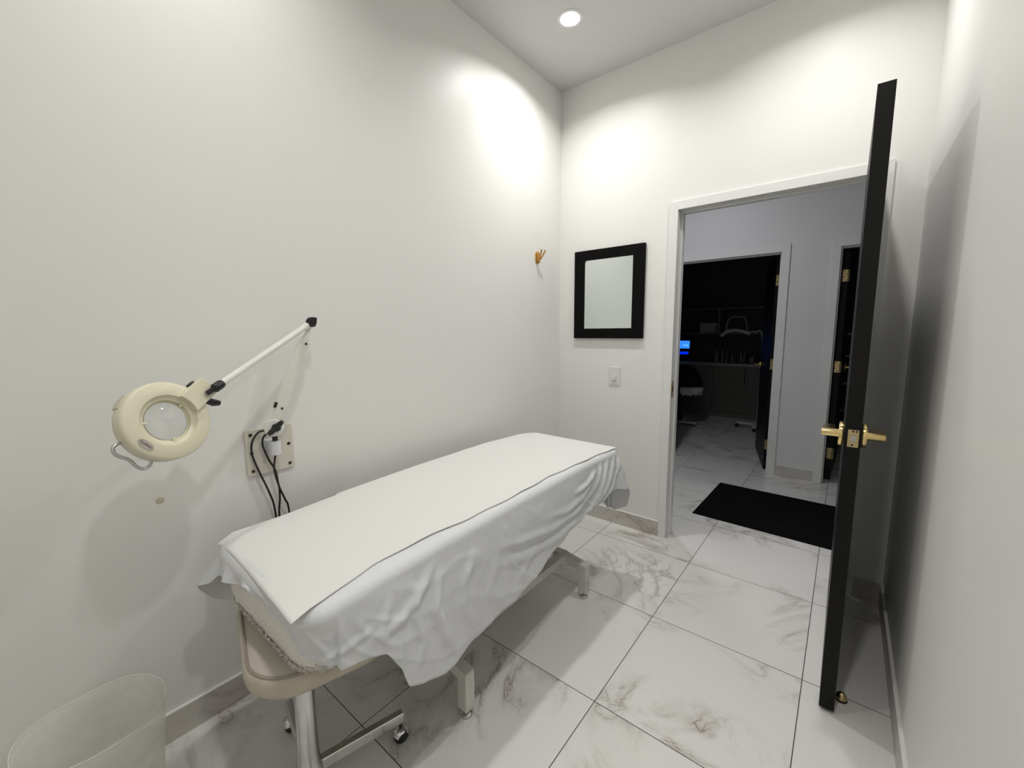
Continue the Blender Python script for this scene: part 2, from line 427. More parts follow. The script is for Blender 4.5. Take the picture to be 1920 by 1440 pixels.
# ---------------------------------------------------------------- doors
def hinge(bmp, bms, mtx, zc, w_=0.033, h_=0.10, knuckle=True):
    B(bmp, 0.004, 0.004+w_, -0.0025, 0.0, zc-h_/2, zc+h_/2, mtx=mtx)
    if knuckle:
        p0 = mtx @ V(0.0, -0.004, zc-h_/2); p1 = mtx @ V(0.0, -0.004, zc+h_/2); cyl(bmp, p0, p1, 0.005, 10)
    for k, dz in enumerate((-0.038, -0.013, 0.013, 0.038)):
        x = 0.013 + 0.014*(k % 2)
        cyl(bms, mtx @ V(x, -0.0026, zc+dz), mtx @ V(x, -0.004, zc+dz), 0.0036, 8)
def lever(parent, base, out, along, L=0.055, name='door_handle', straight=False):
    """rose + neck + lever; base on the door face, out = away from the face, along = lever direction"""
    bm = bmesh.new(); base, out, along = Vector(base), Vector(out).normalized(), Vector(along).normalized()
    mtx = Matrix.Translation(base) @ frame_from(out)
    lathe(bm, [(0, 0), (0.040, 0), (0.0415, 0.002), (0.0415, 0.013), (0.040, 0.0155), (0, 0.0155)], 40, mtx)
    tube(bm, [base+out*0.014, base+out*0.017, base+out*0.062, base+out*0.0645], 0.0135, 24, radii=[0.0145, 0.0135, 0.0135, 0.0120])
    hb = V(0, 0, 0.004)
    bar(bm, base+out*0.044+hb, base+out*0.044+along*L*2+hb, 0.036, 0.010)
    return obj(name, bm, 'brass', parent, smooth=True)
# main door, open into the room at a right angle
DX0, DX1, DYF = 1.7215, 1.7655, -0.936
d = box('door_1', (DX0, DX1, DYF, -0.016, 0.012, 2.122), 'black_door', bevel=0.0012)
tag(d, 'black flat door standing open into the treatment room, seen on its latch edge', 'door', kind='structure')
lever(d, (DX0, DYF+0.062, 1.022), (-1, 0, 0), (0, 1, 0))
lever(d, (DX1, DYF+0.062, 1.022), (1, 0, 0), (0, 1, 0))
bm = bmesh.new(); B(bm, DX0+0.009, DX1-0.006, DYF-0.0015, DYF+0.001, 0.9905, 1.0495); lp = obj('latch_plate', bm, 'brass_dull', d, bevel=0.0005, seg=1)
bm = bmesh.new(); mt = Matrix.Translation((0, DYF-0.0015, 0)) @ Matrix.Rotation(PI/2, 4, 'X')
prism(bm, [(DX0+0.017, 1.013), (DX0+0.030, 1.013), (DX0+0.030, 1.028), (DX0+0.0235, 1.034), (DX0+0.017, 1.028)], 0, 0.007, mt)
obj('latch_bolt', bm, 'steel', lp)
for dx_, dz_ in ((0.022, 1.0445), (0.031, 1.0445), (0.022, 0.998)):
    bm = bmesh.new(); cyl(bm, (DX0+dx_, DYF-0.0015, dz_), (DX0+dx_, DYF-0.0028, dz_), 0.0033, 10); obj('screw', bm, 'screw', lp)
for zc in (0.25, 1.05, 1.87):
    bm = bmesh.new(); cyl(bm, (DX1+0.0035, -0.012, zc-0.05), (DX1+0.0035, -0.012, zc+0.05), 0.006, 10)
    B(bm, DX1-0.032, DX1, -0.0155, -0.0135, zc-0.05, zc+0.05); obj('hinge', bm, 'brass_dull', d)
# black doors of the two rooms over the hallway, both swung inwards
def far_door(name, hinge_xy, ang, L, top, handle_side, label):
    root = empty(name, (hinge_xy[0], hinge_xy[1], 0), (0, 0, ang))
    # local +x runs along the leaf from the hinge edge; local y is thickness
    box('leaf', (0.0, L, 0.0, 0.042, 0.010, top), 'black_door', root, bevel=0.001)
    bmp, bms = bmesh.new(), bmesh.new()
    for zc in (0.255, 1.052, 1.85):
        bp, bs = bmesh.new(), bmesh.new()
        # hinge leaf screwed to the end grain, which faces the hallway
        B(bp, -0.0025, 0.0, 0.004, 0.040, zc-0.05, zc+0.05)
        yk = -0.004 if handle_side > 0 else 0.046
        cyl(bp, V(-0.002, yk, zc-0.05), V(-0.002, yk, zc+0.05), 0.0055, 10)
        h = obj('hinge', bp, 'brass_dull', root)
        for k, dz in enumerate((-0.038, -0.013, 0.013, 0.038)):
            cyl(bs, V(-0.0025, 0.014+0.015*(k % 2), zc+dz), V(-0.004, 0.014+0.015*(k % 2), zc+dz), 0.0045, 8)
        obj('hinge_screws', bs, 'screw', h)
    bmp.free(); bms.free()
    lever(root, (L-0.065, 0.0, 1.0), (0, -1, 0), (-1, 0, 0))
    lever(root, (L-0.065, 0.042, 1.0), (0, 1, 0), (-1, 0, 0))
    tag(root, label, 'door', kind='structure')
    return root
far_door('door_2', (1.178, HY+TH+0.008), math.radians(103), 0.865, 2.075, 1, 'black door swung into the dark room left of the hallway wall pier')
far_door('door_3', (1.672, HY+TH+0.008), math.radians(88), 0.865, 2.07, 1, 'black door swung into the room right of the hallway wall pier, seen past the open door')

# ---------------------------------------------------------------- ceiling lights, and the added hallway fill
def ceiling_light(x, y, label, dm='diffuser', r=0.052, group=None, watts=LAMP_W, col=LAMP_COL, spread=144):
    t = empty('ceiling_light', (x, y, H))
    bm = bmesh.new(); lathe(bm, [(r, -0.0005), (r+0.001, -0.004), (r+0.012, -0.0065), (r+0.018, -0.004), (r+0.020, 0), ], 56); obj('trim_ring', bm, 'trim', t, smooth=True)
    bm = bmesh.new(); lathe(bm, [(0, -0.003), (r, -0.003), (r, -0.0005), (0, -0.0005)], 48); obj('diffuser', bm, dm, t)
    ld = bpy.data.lights.new('downlight', 'AREA'); ld.shape = 'DISK'; ld.size = 2*r*0.96; ld.energy = watts; ld.color = col; ld.spread = math.radians(spread)
    lo_ = bpy.data.objects.new('downlight', ld); C.objects.link(lo_); lo_.parent = t; lo_.location = (0, 0, -0.0075)
    return tag(t, label, 'ceiling light', group)
ceiling_light(*LAMPS[0], 'round recessed ceiling downlight glowing white above the foot of the bed', group='downlights of the treatment room')
ceiling_light(*LAMPS[1], 'round recessed ceiling downlight in front of the open black door', group='downlights of the treatment room', watts=LAMP_WD)
ceiling_light(*LAMPS[2], 'round recessed ceiling downlight above the stool end of the bed', group='downlights of the treatment room', watts=LAMP_W2)
ceiling_light(*LAMPS[3], 'round recessed ceiling downlight over the middle of the room', group='downlights of the treatment room', watts=LAMP_W3)
ceiling_light(0.45, 0.62, 'cool fill light added out of view on the hallway ceiling', 'hall_fill', r=0.075, watts=HALL_W, col=HALL_COL, spread=170)  # added fill, unseen above the door header, to brighten the hallway
# ================================================================ treatment bed
def interp(x, pts):
    xs, ys = zip(*pts); return float(np.interp(x, xs, ys))
def ztop(x, y):
    z = interp(y, [(-2.36, 0.716), (-2.3, 0.724), (-2.1, 0.735), (-1.9, 0.745), (-1.5, 0.755), (-1.0, 0.760), (-0.60, 0.752)])
    z += -0.010*max(0, (0.22-x)/0.1) * (1 if y < -1.9 else 0.3)
    z += 0.0022*noise.noise((x*3, y*2.4, 3.3))
    return z
NS = (90, 40, 330, 44, 80, 24, 90, 24)     # near, arc, right, arc, far, arc, left, arc
def outline(x0, x1, y0, y1, r):
    r = max(r, 1e-4); o = []
    def line(a, b, n, nr, seg):
        for k in range(n): t = k/n; o.append((a[0]+(b[0]-a[0])*t, a[1]+(b[1]-a[1])*t, nr[0], nr[1], seg, t))
    def arc(cx, cy_, a0, n, seg):
        for k in range(n):
            t = k/n; a = a0+PI/2*t; o.append((cx+r*math.cos(a), cy_+r*math.sin(a), math.cos(a), math.sin(a), seg, t))
    line((x0+r, y0), (x1-r, y0), NS[0], (0, -1), 0); arc(x1-r, y0+r, -PI/2, NS[1], 1)
    line((x1, y0+r), (x1, y1-r), NS[2], (1, 0), 2); arc(x1-r, y1-r, 0, NS[3], 3)
    line((x1-r, y1), (x0+r, y1), NS[4], (0, 1), 4); arc(x0+r, y1-r, PI/2, NS[5], 5)
    line((x0, y1-r), (x0, y0+r), NS[6], (-1, 0), 6); arc(x0+r, y0+r, PI, NS[7], 7)
    return o
def shroud(name, box4, r, zf, hem, out, re=0.03, rings=44, material='sheet', parent=None, thick=0.0016, zoff=0.0, tops=(0.0, 0.03, 0.07, 0.12, 0.18, 0.24, 0.29), extra=None):
    x0, x1, y0, y1 = box4; bm = bmesh.new(); R_ = []
    half = (x1-x0)/2 - re
    ins = [re+t for t in tops if t < half-0.01] + [re+half-0.0005]
    for di in reversed(ins):
        o = outline(x0+di, x1-di, y0+di, y1-di, max(r-di, 0.0005))
        R_.append([bm.verts.new((p[0], p[1], zf(p[0], p[1])+zoff)) for p in o])
    base = outline(x0, x1, y0, y1, r)
    for k in range(1, 7):      # rounded edge
        a = PI/2*k/6; di = re*(1-math.sin(a)); dz = re*(1-math.cos(a))
        o = outline(x0+di, x1-di, y0+di, y1-di, max(r-di, 0.0005))
        R_.append([bm.verts.new((p[0], p[1], zf(p[0], p[1])+zoff-dz)) for p in o])
    for k in range(1, rings+1):
        t = k/rings; row = []
        for i, p in enumerate(base):
            zt = zf(p[0], p[1])+zoff-re; zh = hem(p[4], p[5], p[0], p[1]); z = zt+(zh-zt)*t
            ou = out(p[4], p[5], p[0], p[1], z, t, zt-z)
            if isinstance(ou, tuple): row.append(bm.verts.new((p[0]+p[2]*ou[0]+ou[1], p[1]+p[3]*ou[0]+ou[2], z+ou[3])))
            else: row.append(bm.verts.new((p[0]+p[2]*ou, p[1]+p[3]*ou, z)))
        R_.append(row)
    n = len(base)
    for a, b in zip(R_, R_[1:]):
        for i in range(n): bm.faces.new((a[i], a[(i+1) % n], b[(i+1) % n], b[i]))
    if extra: extra(bm)
    first = R_[0]
    bmesh.ops.remove_doubles(bm, verts=first, dist=0.004)
    o = obj(name, bm, material, parent, smooth=True, angle=80)
    if thick:
        s = o.modifiers.new('thick', 'SOLIDIFY'); s.thickness = thick; s.offset = -1
    return o

# creases of the side drape: (y, z) polylines, strength in metres, width in metres
CR = [
 ([(-0.93, .70), (-1.02, .665), (-1.14, .655)], .013, .014),
 ([(-0.96, .655), (-1.06, .62), (-1.2, .60), (-1.36, .625)], .012, .016),
 ([(-0.96, .61), (-1.12, .565), (-1.32, .56), (-1.55, .60), (-1.66, .63)], .012, .018),
 ([(-1.05, .53), (-1.25, .50), (-1.5, .52), (-1.7, .57)], .008, .022),
 ([(-0.70, .735), (-0.76, .66), (-0.82, .60), (-0.93, .53), (-1.08, .49)], .010, .013),
 ([(-0.66, .735), (-0.69, .65), (-0.75, .58), (-0.82, .54)], .008, .010),
 ([(-0.78, .73), (-0.84, .66), (-0.89, .58), (-1.02, .50), (-1.2, .46)], .010, .014),
 ([(-0.86, .725), (-0.90, .66), (-0.95, .60)], .008, .012),
 ([(-0.63, .72), (-0.64, .62), (-0.66, .54)], .008, .009),
 ([(-1.95, .69), (-2.02, .63), (-2.08, .60), (-2.16, .59)], .012, .016),
 ([(-1.93, .66), (-1.96, .57), (-1.93, .47), (-1.88, .38)], .013, .018),
 ([(-1.78, .66), (-1.84, .58), (-1.84, .50), (-1.80, .42)], .010, .020),
 ([(-2.02, .66), (-2.03, .58), (-2.01, .50), (-2.05, .42)], .009, .014),
 ([(-2.10, .67), (-2.14, .60), (-2.12, .54)], .007, .012),
 ([(-2.20, .66), (-2.17, .60), (-2.19, .545)], .006, .010),
 ([(-1.66, .60), (-1.70, .50), (-1.66, .41)], .008, .024),
 ([(-1.45, .52), (-1.52, .46), (-1.50, .41)], .006, .022),
 ([(-2.15, .62), (-2.24, .60), (-2.34, .58)], .006, .010),
 ([(-2.3, .66), (-2.27, .60), (-2.30, .55)], .005, .009),
]
def crease(y, z):
    s = 0.0
    for pts, amp, wd in CR:
        amp *= 1.25
        best = 9
        tt = 0
        n = len(pts)-1
        for k in range(n):
            ax, ay = pts[k]; bx, by = pts[k+1]
            if min(ax, bx)-0.06 > y or max(ax, bx)+0.06 < y: continue
            dx, dy = bx-ax, by-ay; L2 = dx*dx+dy*dy
            t = max(0, min(1, ((y-ax)*dx+(z-ay)*dy)/L2))
            dd = math.hypot(y-ax-t*dx, z-ay-t*dy)
            if dd < best: best = dd; tt = (k+t)/n
        if best < 4*wd:
            # fades at both ends of the crease
            e = min(1, tt*4+0.25)*min(1, (1-tt)*3+0.15)
            s += amp*e*(math.exp(-(best/wd)**2) - 0.35*math.exp(-(best/(2.2*wd))**2))
    return s
SB = (0.158, 0.790, -2.330, -0.605); SR = 0.085
RIGHT_HEM = [(-2.26, .560), (-2.2, .548), (-2.13, .535), (-2.09, .47), (-2.07, .405), (-2.02, .372), (-1.94, .352), (-1.82, .355), (-1.6, .377), (-1.43, .405),
             (-1.19, .485), (-1.0, .520), (-0.87, .535), (-0.76, .555), (-0.69, .545)]
def hem(seg, t, x, y):
    if seg == 0: return interp(x, [(0.2, .63), (0.30, .650), (0.38, .662), (0.47, .690), (0.50, .674), (0.58, .680), (0.64, .662), (0.70, .625)])
    if seg == 1: return interp(t, [(0, .625), (0.45, .585), (1, .562)])
    if seg == 2: return interp(y, RIGHT_HEM) + 0.004*math.sin(y*37)
    if seg == 3: return interp(t, [(0, .545), (0.35, .53), (0.48, .50), (0.60, .40), (0.8, .37), (1, .375)])
    if seg == 4: return interp(t, [(0, .375), (0.2, .45), (1, .48)])
    if seg == 5: return 0.48
    if seg == 6: return interp(y, [(-2.27, .44), (-2.1, .45), (-1.5, .5), (-0.6, .48)])
    return interp(t, [(0, .44), (0.35, .50), (0.62, .595), (1, .625)])
def out(seg, t, x, y, z, q, d):
    c = y
    if seg == 0: c = SB[2] - (SB[1]-x)*0.9
    if seg in (1,): c = SB[2]+SR - (1-t)*SR*1.4
    if seg in (3,): c = SB[3]-SR + t*SR*1.2
    o = 0.0
    if seg in (0, 1, 2, 3):
        o += crease(c, z)
    n1 = noise.noise((c*5.0, z*5, 1.7+x*4)); n2 = noise.noise((c*13.0, z*9, 4.1+x*6))
    o += q*(0.010*n1 + 0.005*n2)
    # fine crumples: short ridges that fan out from under the top edge
    wx = c*7 + z*9 + 2.0*noise.noise((c*2.2, z*3, 8.1)); rd = 1-min(1, abs(noise.noise((wx, z*4.5-c*2, 0.4)))*5)
    o += 0.0034*rd*min(1, d/0.05)
    rd2 = 1-min(1, abs(noise.noise((c*16-z*6, z*14+c*5, 5.4)))*6)
    o += 0.0014*rd2*min(1, d/0.05)
    if seg == 2:
        o += 0.012*math.sin(min(1, d/0.12)*PI/2)*1.0
        o += q*0.030*math.exp(-((y+1.98)/0.16)**2)
        o += q*0.012*math.sin((y+0.6)*21)*max(0, min(1, (y+1.15)/0.3))
        f = max(0, min(1, (-2.12-y)/0.10)); o += -f*q*0.016
        g = max(0, min(1, (y+0.80)/0.12)); o += 0.02*g*q
    if seg == 1: o += -0.020*q + 0.006*math.sin(t*9)*q
    if seg == 0:
        f = max(0, min(1, (x-0.45)/0.25)); o += (-0.018*f + 0.010*(1-f))*q
        o += 0.006*math.sin(x*44)*q
    if seg == 3: o += q*(0.025+0.055*math.sin(min(1, t*1.1)*PI)) + 0.008*math.sin(t*14)*q
    if seg == 4: o += 0.010*q + 0.010*math.sin(x*40)*q
    if seg == 7: o += q*(0.01 + 0.060*math.sin(t*PI)**0.7 if 0 < t < 1 else 0.01)
    if seg == 6: o = 0.0 + 0.004*math.sin(y*20)*q
    return o
sheet = shroud('bed_sheet', SB, SR, ztop, hem, out)
tag(sheet, 'white cotton sheet draped over the treatment bed, its creased side hanging down', 'bed sheet')

# paper cover lying on the sheet
def paper():
    bm = bmesh.new(); NU, NV = 150, 56; rows = []
    for i in range(NU+1):
        u = i/NU; row = []
        for j in range(NV+1):
            v = j/NV
            yn = -2.345 + 0.018*math.sin(v*PI)*1.0 + (0.03*(1-v)**2)
            y = yn + u*(-0.640-yn)
            xr = interp(y, [(-2.35, .776), (-2.28, .758), (-2.2, .738), (-2.1, .724), (-1.95, .726), (-1.75, .748), (-1.5, .757), (-1.25, .747), (-1.0, .766), (-0.8, .765), (-0.64, .778)])
            xr += 0.0025*math.sin(y*31)
            xl = interp(y, [(-2.35, .112), (-2.25, .128), (-2.1, .145), (-1.5, .130), (-1.0, .130), (-0.72, .15), (-0.64, .21)])
            x = xl + (xr-xl)*v
            z = ztop(x, y) + 0.0036
            z += 0.0012*noise.noise((x*6, y*5, 9)) + 0.0006*noise.noise((x*17, y*14, 2))
            # edge curls and droops
            e = max(0, (x-xr+0.03)/0.03); z += 0.0015*e*(0.5+0.5*math.sin(y*13+1))
            near = max(0, (-2.26-y)/0.09)
            z += near*(-0.048*max(0, (0.30-x)/0.17)**1.3 + 0.006*max(0, (x-0.6)/0.17) - 0.010*math.sin(max(0, min(1, (x-0.2)/0.5))*PI))
            lft = max(0, (xl+0.03-x)/0.03); z -= 0.010*lft
            row.append(bm.verts.new((x, y, z)))
        rows.append(row)
    for a, b in zip(rows, rows[1:]):
        for j in range(NV): bm.faces.new((a[j], a[j+1], b[j+1], b[j]))
    o = obj('paper_cover', bm, 'paper', smooth=True, angle=80)
    s = o.modifiers.new('thick', 'SOLIDIFY'); s.thickness = 0.0012; s.offset = 0
    return o
tag(paper(), 'thin white nonwoven paper cover laid flat along the top of the bed', 'paper cover')

# fleece pad wrapped over the mattress, its woolly end showing under the sheet
FB = (0.155, 0.748, -2.300, -0.66)
def f_hem(seg, t, x, y):
    if seg in (0, 1, 7): return 0.528
    if seg == 2: return interp(y, [(-2.2, .530), (-2.0, .56), (-0.6, .60)])
    if seg == 6: return interp(y, [(-2.2, .530), (-2.0, .56), (-0.6, .60)])
    return 0.60
def f_out(seg, t, x, y, z, q, d):
    fz = noise.noise((x*60, y*60, z*60))*0.003 + noise.noise((x*150, y*150, z*150))*0.0025
    return fz + (0.010*math.sin(q*PI) - 0.004*q)*(1 if seg in (0, 1, 7) else 0)
def tufts(bm):
    rnd = random.Random(3)
    o = outline(*FB, 0.10)
    cand = [p for p in o if p[4] in (0, 1, 7)]
    for _ in range(420):
        p = rnd.choice(cand); low = rnd.random() < 0.9
        z = 0.530 + (rnd.random()*0.012 if low else rnd.random()*0.14)
        b = V(p[0]+p[2]*0.003, p[1]+p[3]*0.003, z)
        L = rnd.uniform(0.004, 0.009)
        d_ = V(p[2]+rnd.uniform(-.6, .6), p[3]+rnd.uniform(-.6, .6), rnd.uniform(-.9, .25)).normalized()*L
        if (b+d_).z < 0.5245: d_.z = 0.5245-b.z
        s = V(-p[3], p[2], 0)*0.0016
        v = [bm.verts.new(b-s), bm.verts.new(b+s), bm.verts.new(b+V(0, 0, 0.0022)), bm.verts.new(b+d_)]
        bm.faces.new((v[0], v[1], v[3])); bm.faces.new((v[1], v[2], v[3])); bm.faces.new((v[2], v[0], v[3]))
fleece = shroud('fleece_pad', FB, 0.10, lambda x, y: ztop(x, y)-0.006, f_hem, f_out, re=0.045, rings=64, material='fleece', thick=0.004, extra=tufts)
tag(fleece, 'cream woolly fleece bed pad peeking out under the sheet above the stool', 'fleece pad')

# the bed itself
bed = empty('treatment_bed', (0.44, -1.33, 0))
tag(bed, 'white metal treatment bed base with cranked legs under the draped sheet', 'treatment bed')
def child(o):   # parts are built in world space
    o.matrix_parent_inverse = Matrix.Translation(-Vector(o.parent.location)) if o.parent.rotation_euler == o.parent.rotation_euler.__class__((0, 0, 0)) else o.parent.matrix_basis.inverted()
    return o
child(shroud('mattress', (0.185, 0.725, -2.245, -0.70), 0.07, lambda x, y: ztop(x, y)-0.014, lambda *a: 0.625, lambda *a: 0.0, re=0.03, rings=3, material='mattress', thick=0.0, parent=bed))
child(box('top_frame', (0.20, 0.70, -2.19, -0.75, 0.575, 0.625), 'white_enamel', bed, bevel=0.004))
bm = bmesh.new()
for xs in (0.34, 0.54):
    bar(bm, (xs, -1.70, 0.20), (xs, -0.98, 0.57), 0.03, 0.05); bar(bm, (xs+0.035, -0.98, 0.20), (xs+0.035, -1.70, 0.57), 0.03, 0.05)
child(obj('scissor_lift', bm, 'white_enamel', bed, bevel=0.002))
for xs in (0.603, 0.277):
    child(box('side_rail', (xs-0.020, xs+0.020, -1.745, -0.905, 0.166, 0.206), 'white_enamel', bed, bevel=0.003))
def cranked(yc):
    # one bent square-tube leg pair: cross bar with a leg at each end
    bm = bmesh.new(); bar(bm, (0.27, yc, 0.188), (0.61, yc, 0.188), 0.045, 0.040)
    child(obj('cross_bar', bm, 'white_enamel', bed, bevel=0.003))
    for sx in (-1, 1):
        xe = 0.44+sx*0.284; xi = 0.44+sx*0.165; a = 0.0225
        bm = bmesh.new()
        # mitred profile in the x-z plane
        prof = [(xi, 0.206), (xe+sx*a, 0.180), (xe+sx*a, 0.030), (xe-sx*a, 0.030), (xe-sx*a, 0.146), (xi, 0.168)]
        lo = [bm.verts.new((x, yc-a, z)) for x, z in prof]; hi = [bm.verts.new((x, yc+a, z)) for x, z in prof]
        bm.faces.new(lo); bm.faces.new(hi)
        for k in range(6): bm.faces.new((lo[k], lo[(k+1) % 6], hi[(k+1) % 6], hi[k]))
        lg = child(obj('leg', bm, 'white_enamel', bed, bevel=0.004, seg=3))
        bm = bmesh.new(); lathe(bm, [(0, 0.033), (0.007, 0.033), (0.007, 0.018), (0.015, 0.017), (0.022, 0.012), (0.023, 0.004), (0.019, 0), (0, 0)], 28, Matrix.Translation((xe, yc, 0)))
        ft = obj('foot', bm, 'chrome', lg, smooth=True)
        ft.matrix_parent_inverse = Matrix.Identity(4)
cranked(-1.757); cranked(-0.893)

# ================================================================ stool
SC = V(0.450, -2.146, 0); SA = math.radians(-15)
stool = empty('stool', (SC.x, SC.y, 0), (0, 0, SA))
tag(stool, 'beige vinyl padded stool on a chrome pedestal, pushed under the near end of the bed', 'stool')
def pad(w_, h_, r, zs, mtx=None):
    """stack of rounded rectangles: zs = [(z, inset)]"""
    bm = bmesh.new(); rows = []
    for z, i in zs: rows.append([bm.verts.new((x, y, z)) for x, y in rrect2(w_-2*i, h_-2*i, max(r-i, 0.002), 12)])
    n = len(rows[0])
    for a, b in zip(rows, rows[1:]):
        for k in range(n): bm.faces.new((a[k], a[(k+1) % n], b[(k+1) % n], b[k]))
    bm.faces.new(rows[0]); bm.faces.new(rows[-1]); return bm
SW, SH, SRd = 0.530, 0.400, 0.130
obj('seat', pad(SW, SH, SRd, [(0.5215, 0.15), (0.5213, 0.10), (0.5205, 0.05), (0.5185, 0.022), (0.5150, 0.012)][::-1]), 'vinyl', stool, smooth=True, angle=60)
obj('seat_side', pad(SW, SH, SRd, [(0.5150, 0.010), (0.512, 0.003), (0.500, -0.002), (0.485, -0.004), (0.468, -0.001), (0.456, 0.008), (0.450, 0.025), (0.448, 0.06)]), 'vinyl_side', stool, smooth=True, angle=70)
for z_, i_ in ((0.5165, 0.008),):
    bm = bmesh.new(); pts = [V(x, y, z_) for x, y in rrect2(SW-2*i_, SH-2*i_, SRd-i_, 12)]; pts.append(pts[0].copy())
    tube(bm, pts, 0.0038, 8, cap=False); obj('piping', bm, 'piping', stool, smooth=True)
R0 = Matrix.Rotation(-SA, 4, 'Z')
def L(x, y, z):   # world -> stool space
    p = R0 @ V(x-SC.x, y-SC.y, 0); return V(p.x, p.y, z)
CB = (0.562, -2.243)
bm = bmesh.new(); cpos = L(*CB, 0)
B(bm, cpos.x-0.11, cpos.x+0.06, cpos.y-0.05, cpos.y+0.10, 0.425, 0.448); obj('under_plate', bm, 'screw', stool, bevel=0.004)
bm = bmesh.new()
lathe(bm, [(0, 0.43), (0.027, 0.43), (0.0275, 0.30), (0.029, 0.18), (0.031, 0.135), (0.037, 0.120), (0.038, 0.075), (0.033, 0.068), (0, 0.068)], 36, Matrix.Translation(cpos))
tube(bm, [cpos+V(-0.034, 0.012, 0.43), cpos+V(-0.030, 0.010, 0.30), cpos+V(-0.024, 0.008, 0.14)], 0.013, 10, radii=[0.020, 0.015, 0.008])
obj('column', bm, 'chrome', stool, smooth=True)
for k in range(4):
    ang = math.radians(78+90*k)
    dx, dy = math.cos(ang), math.sin(ang); p0 = L(CB[0]+dx*0.028, CB[1]+dy*0.028, 0.105); p1 = L(CB[0]+dx*0.292, CB[1]+dy*0.292, 0.093)
    bm = bmesh.new(); bar(bm, p0, p1, 0.026, 0.036); lg = obj('base_leg', bm, 'chrome', stool, bevel=0.004, seg=3)
    cw = L(CB[0]+dx*0.282, CB[1]+dy*0.282, 0)
    bm = bmesh.new(); cyl(bm, cw+V(0, 0, 0.048), cw+V(0, 0, 0.078), 0.006, 12)
    side = V(dy, -dx, 0); side = (R0 @ side).normalized()
    mt = Matrix.Translation(cw+V(0, 0, 0.026)) @ frame_from(side)
    lathe(bm, [(0, -0.020), (0.014, -0.019), (0.0235, -0.012), (0.0258, 0), (0.0235, 0.012), (0.014, 0.019), (0, 0.020)], 28, mt)
    obj('caster', bm, 'black_plastic', lg, smooth=True)
    bm = bmesh.new()     # chrome hood over the wheel
    rows = []
    for a in range(0, 13):
        th = math.radians(20+140*a/12); row = []
        for b_ in range(-4, 5):
            f = b_/4; rr = 0.0285*math.sqrt(max(0.15, 1-0.55*f*f)); row.append(bm.verts.new(mt @ V(rr*math.cos(th), rr*math.sin(th), f*0.021)))
        rows.append(row)
    # frame_from() has its own y; the hood must sit on top, so turn it there
    for a, b_ in zip(rows, rows[1:]):
        for q in range(8): bm.faces.new((a[q], a[q+1], b_[q+1], b_[q]))
    obj('caster_hood', bm, 'chrome', lg, smooth=True)

# ================================================================ magnifier lamp
lamp = empty('magnifier_lamp', (0, -2.075, 0.94))
tag(lamp, 'cream round magnifier lamp on a jointed white arm fixed to the left wall', 'magnifier lamp')
LO = Vector(lamp.location)
def lampobj(name, bm, m_, parent=lamp, **k):
    for v in bm.verts: v.co -= LO
    return obj(name, bm, m_, parent, **k)
YZ = Matrix(((0, 0, 1, 0), (1, 0, 0, 0), (0, 1, 0, 0), (0, 0, 0, 1)))   # (a,b,c) -> (x=c, y=a, z=b)
bm = bmesh.new(); prism(bm, rrect2(0.168, 0.178, 0.010), 0, 0.013, Matrix.Translation((0, -2.076, 0.939)) @ YZ)
wp = lampobj('wall_plate', bm, 'plate', bevel=0.003, smooth=False)
for a, b in ((-0.066, 0.069), (-0.066, 0.0), (-0.066, -0.069), (0.066, 0.010), (0.066, -0.069)):
    bm = bmesh.new(); cyl(bm, (0.0125, -2.076+a, 0.939+b), (0.0145, -2.076+a, 0.939+b), 0.0062, 14); lampobj('screw', bm, 'screw', wp)
# socket clamp
bm = bmesh.new()
prism(bm, rrect2(0.052, 0.058, 0.005), 0.012, 0.020, Matrix.Translation((0, -2.082, 0.955)) @ YZ)
B(bm, 0.018, 0.052, -2.096, -2.068, 0.931, 0.980)
cyl(bm, (0.060, -2.076, 0.929), (0.060, -2.076, 0.982), 0.019, 24)
lampobj('clamp', bm, 'clamp', bevel=0.002, smooth=True)
bm = bmesh.new(); cyl(bm, (0.060, -2.076, 0.975), (0.060, -2.076, 1.030), 0.0095, 18); lampobj('pivot_post', bm, 'black_plastic', smooth=True)
J0 = V(0.072, -2.078, 1.035)       # lower joint
J1 = V(0.115, -1.938, 1.420)       # elbow
J2 = V(0.276, -2.308, 1.224)       # head joint
ax0 = V(0.82, -0.55, 0.1).normalized()    # joint axes, towards the camera
bm = bmesh.new()
lathe(bm, [(0, -0.022), (0.029, -0.022), (0.032, -0.019), (0.032, -0.012), (0, -0.012)], 36, Matrix.Translation(J0) @ frame_from(ax0))
lathe(bm, [(0, 0.000), (0.032, 0.0), (0.032, 0.020), (0.029, 0.024), (0, 0.024)], 36, Matrix.Translation(J0) @ frame_from(ax0))
lj = lampobj('lower_joint', bm, 'lamp_white', smooth=True)
bm = bmesh.new(); lathe(bm, [(0, -0.012), (0.030, -0.012), (0.030, 0.0), (0, 0.0)], 36, Matrix.Translation(J0) @ frame_from(ax0)); lampobj('friction_disc', bm, 'black_plastic', lj, smooth=True)
def wing_knob(p, axis, upd, s=1.0, parent=lamp):
    bm = bmesh.new(); f = frame_from(axis)
    lathe(bm, [(0, 0), (0.011*s, 0), (0.012*s, 0.004*s), (0.010*s, 0.013*s), (0, 0.014*s)], 20, Matrix.Translation(p) @ f)
    u = (upd - axis*upd.dot(axis)).normalized()
    for sg in (-1, 1):
        tube(bm, [p+axis*0.008*s, p+axis*0.012*s+u*sg*0.012*s, p+axis*0.016*s+u*sg*0.024*s], 0.006*s, 10, radii=[0.008*s, 0.0075*s, 0.0055*s], ref=axis)
    return lampobj('wing_knob', bm, 'black_plastic', parent, smooth=True)
wing_knob(J0+ax0*0.023+V(0, .012, 0), ax0, V(0.3, 0.7, 0.7), 1.35)
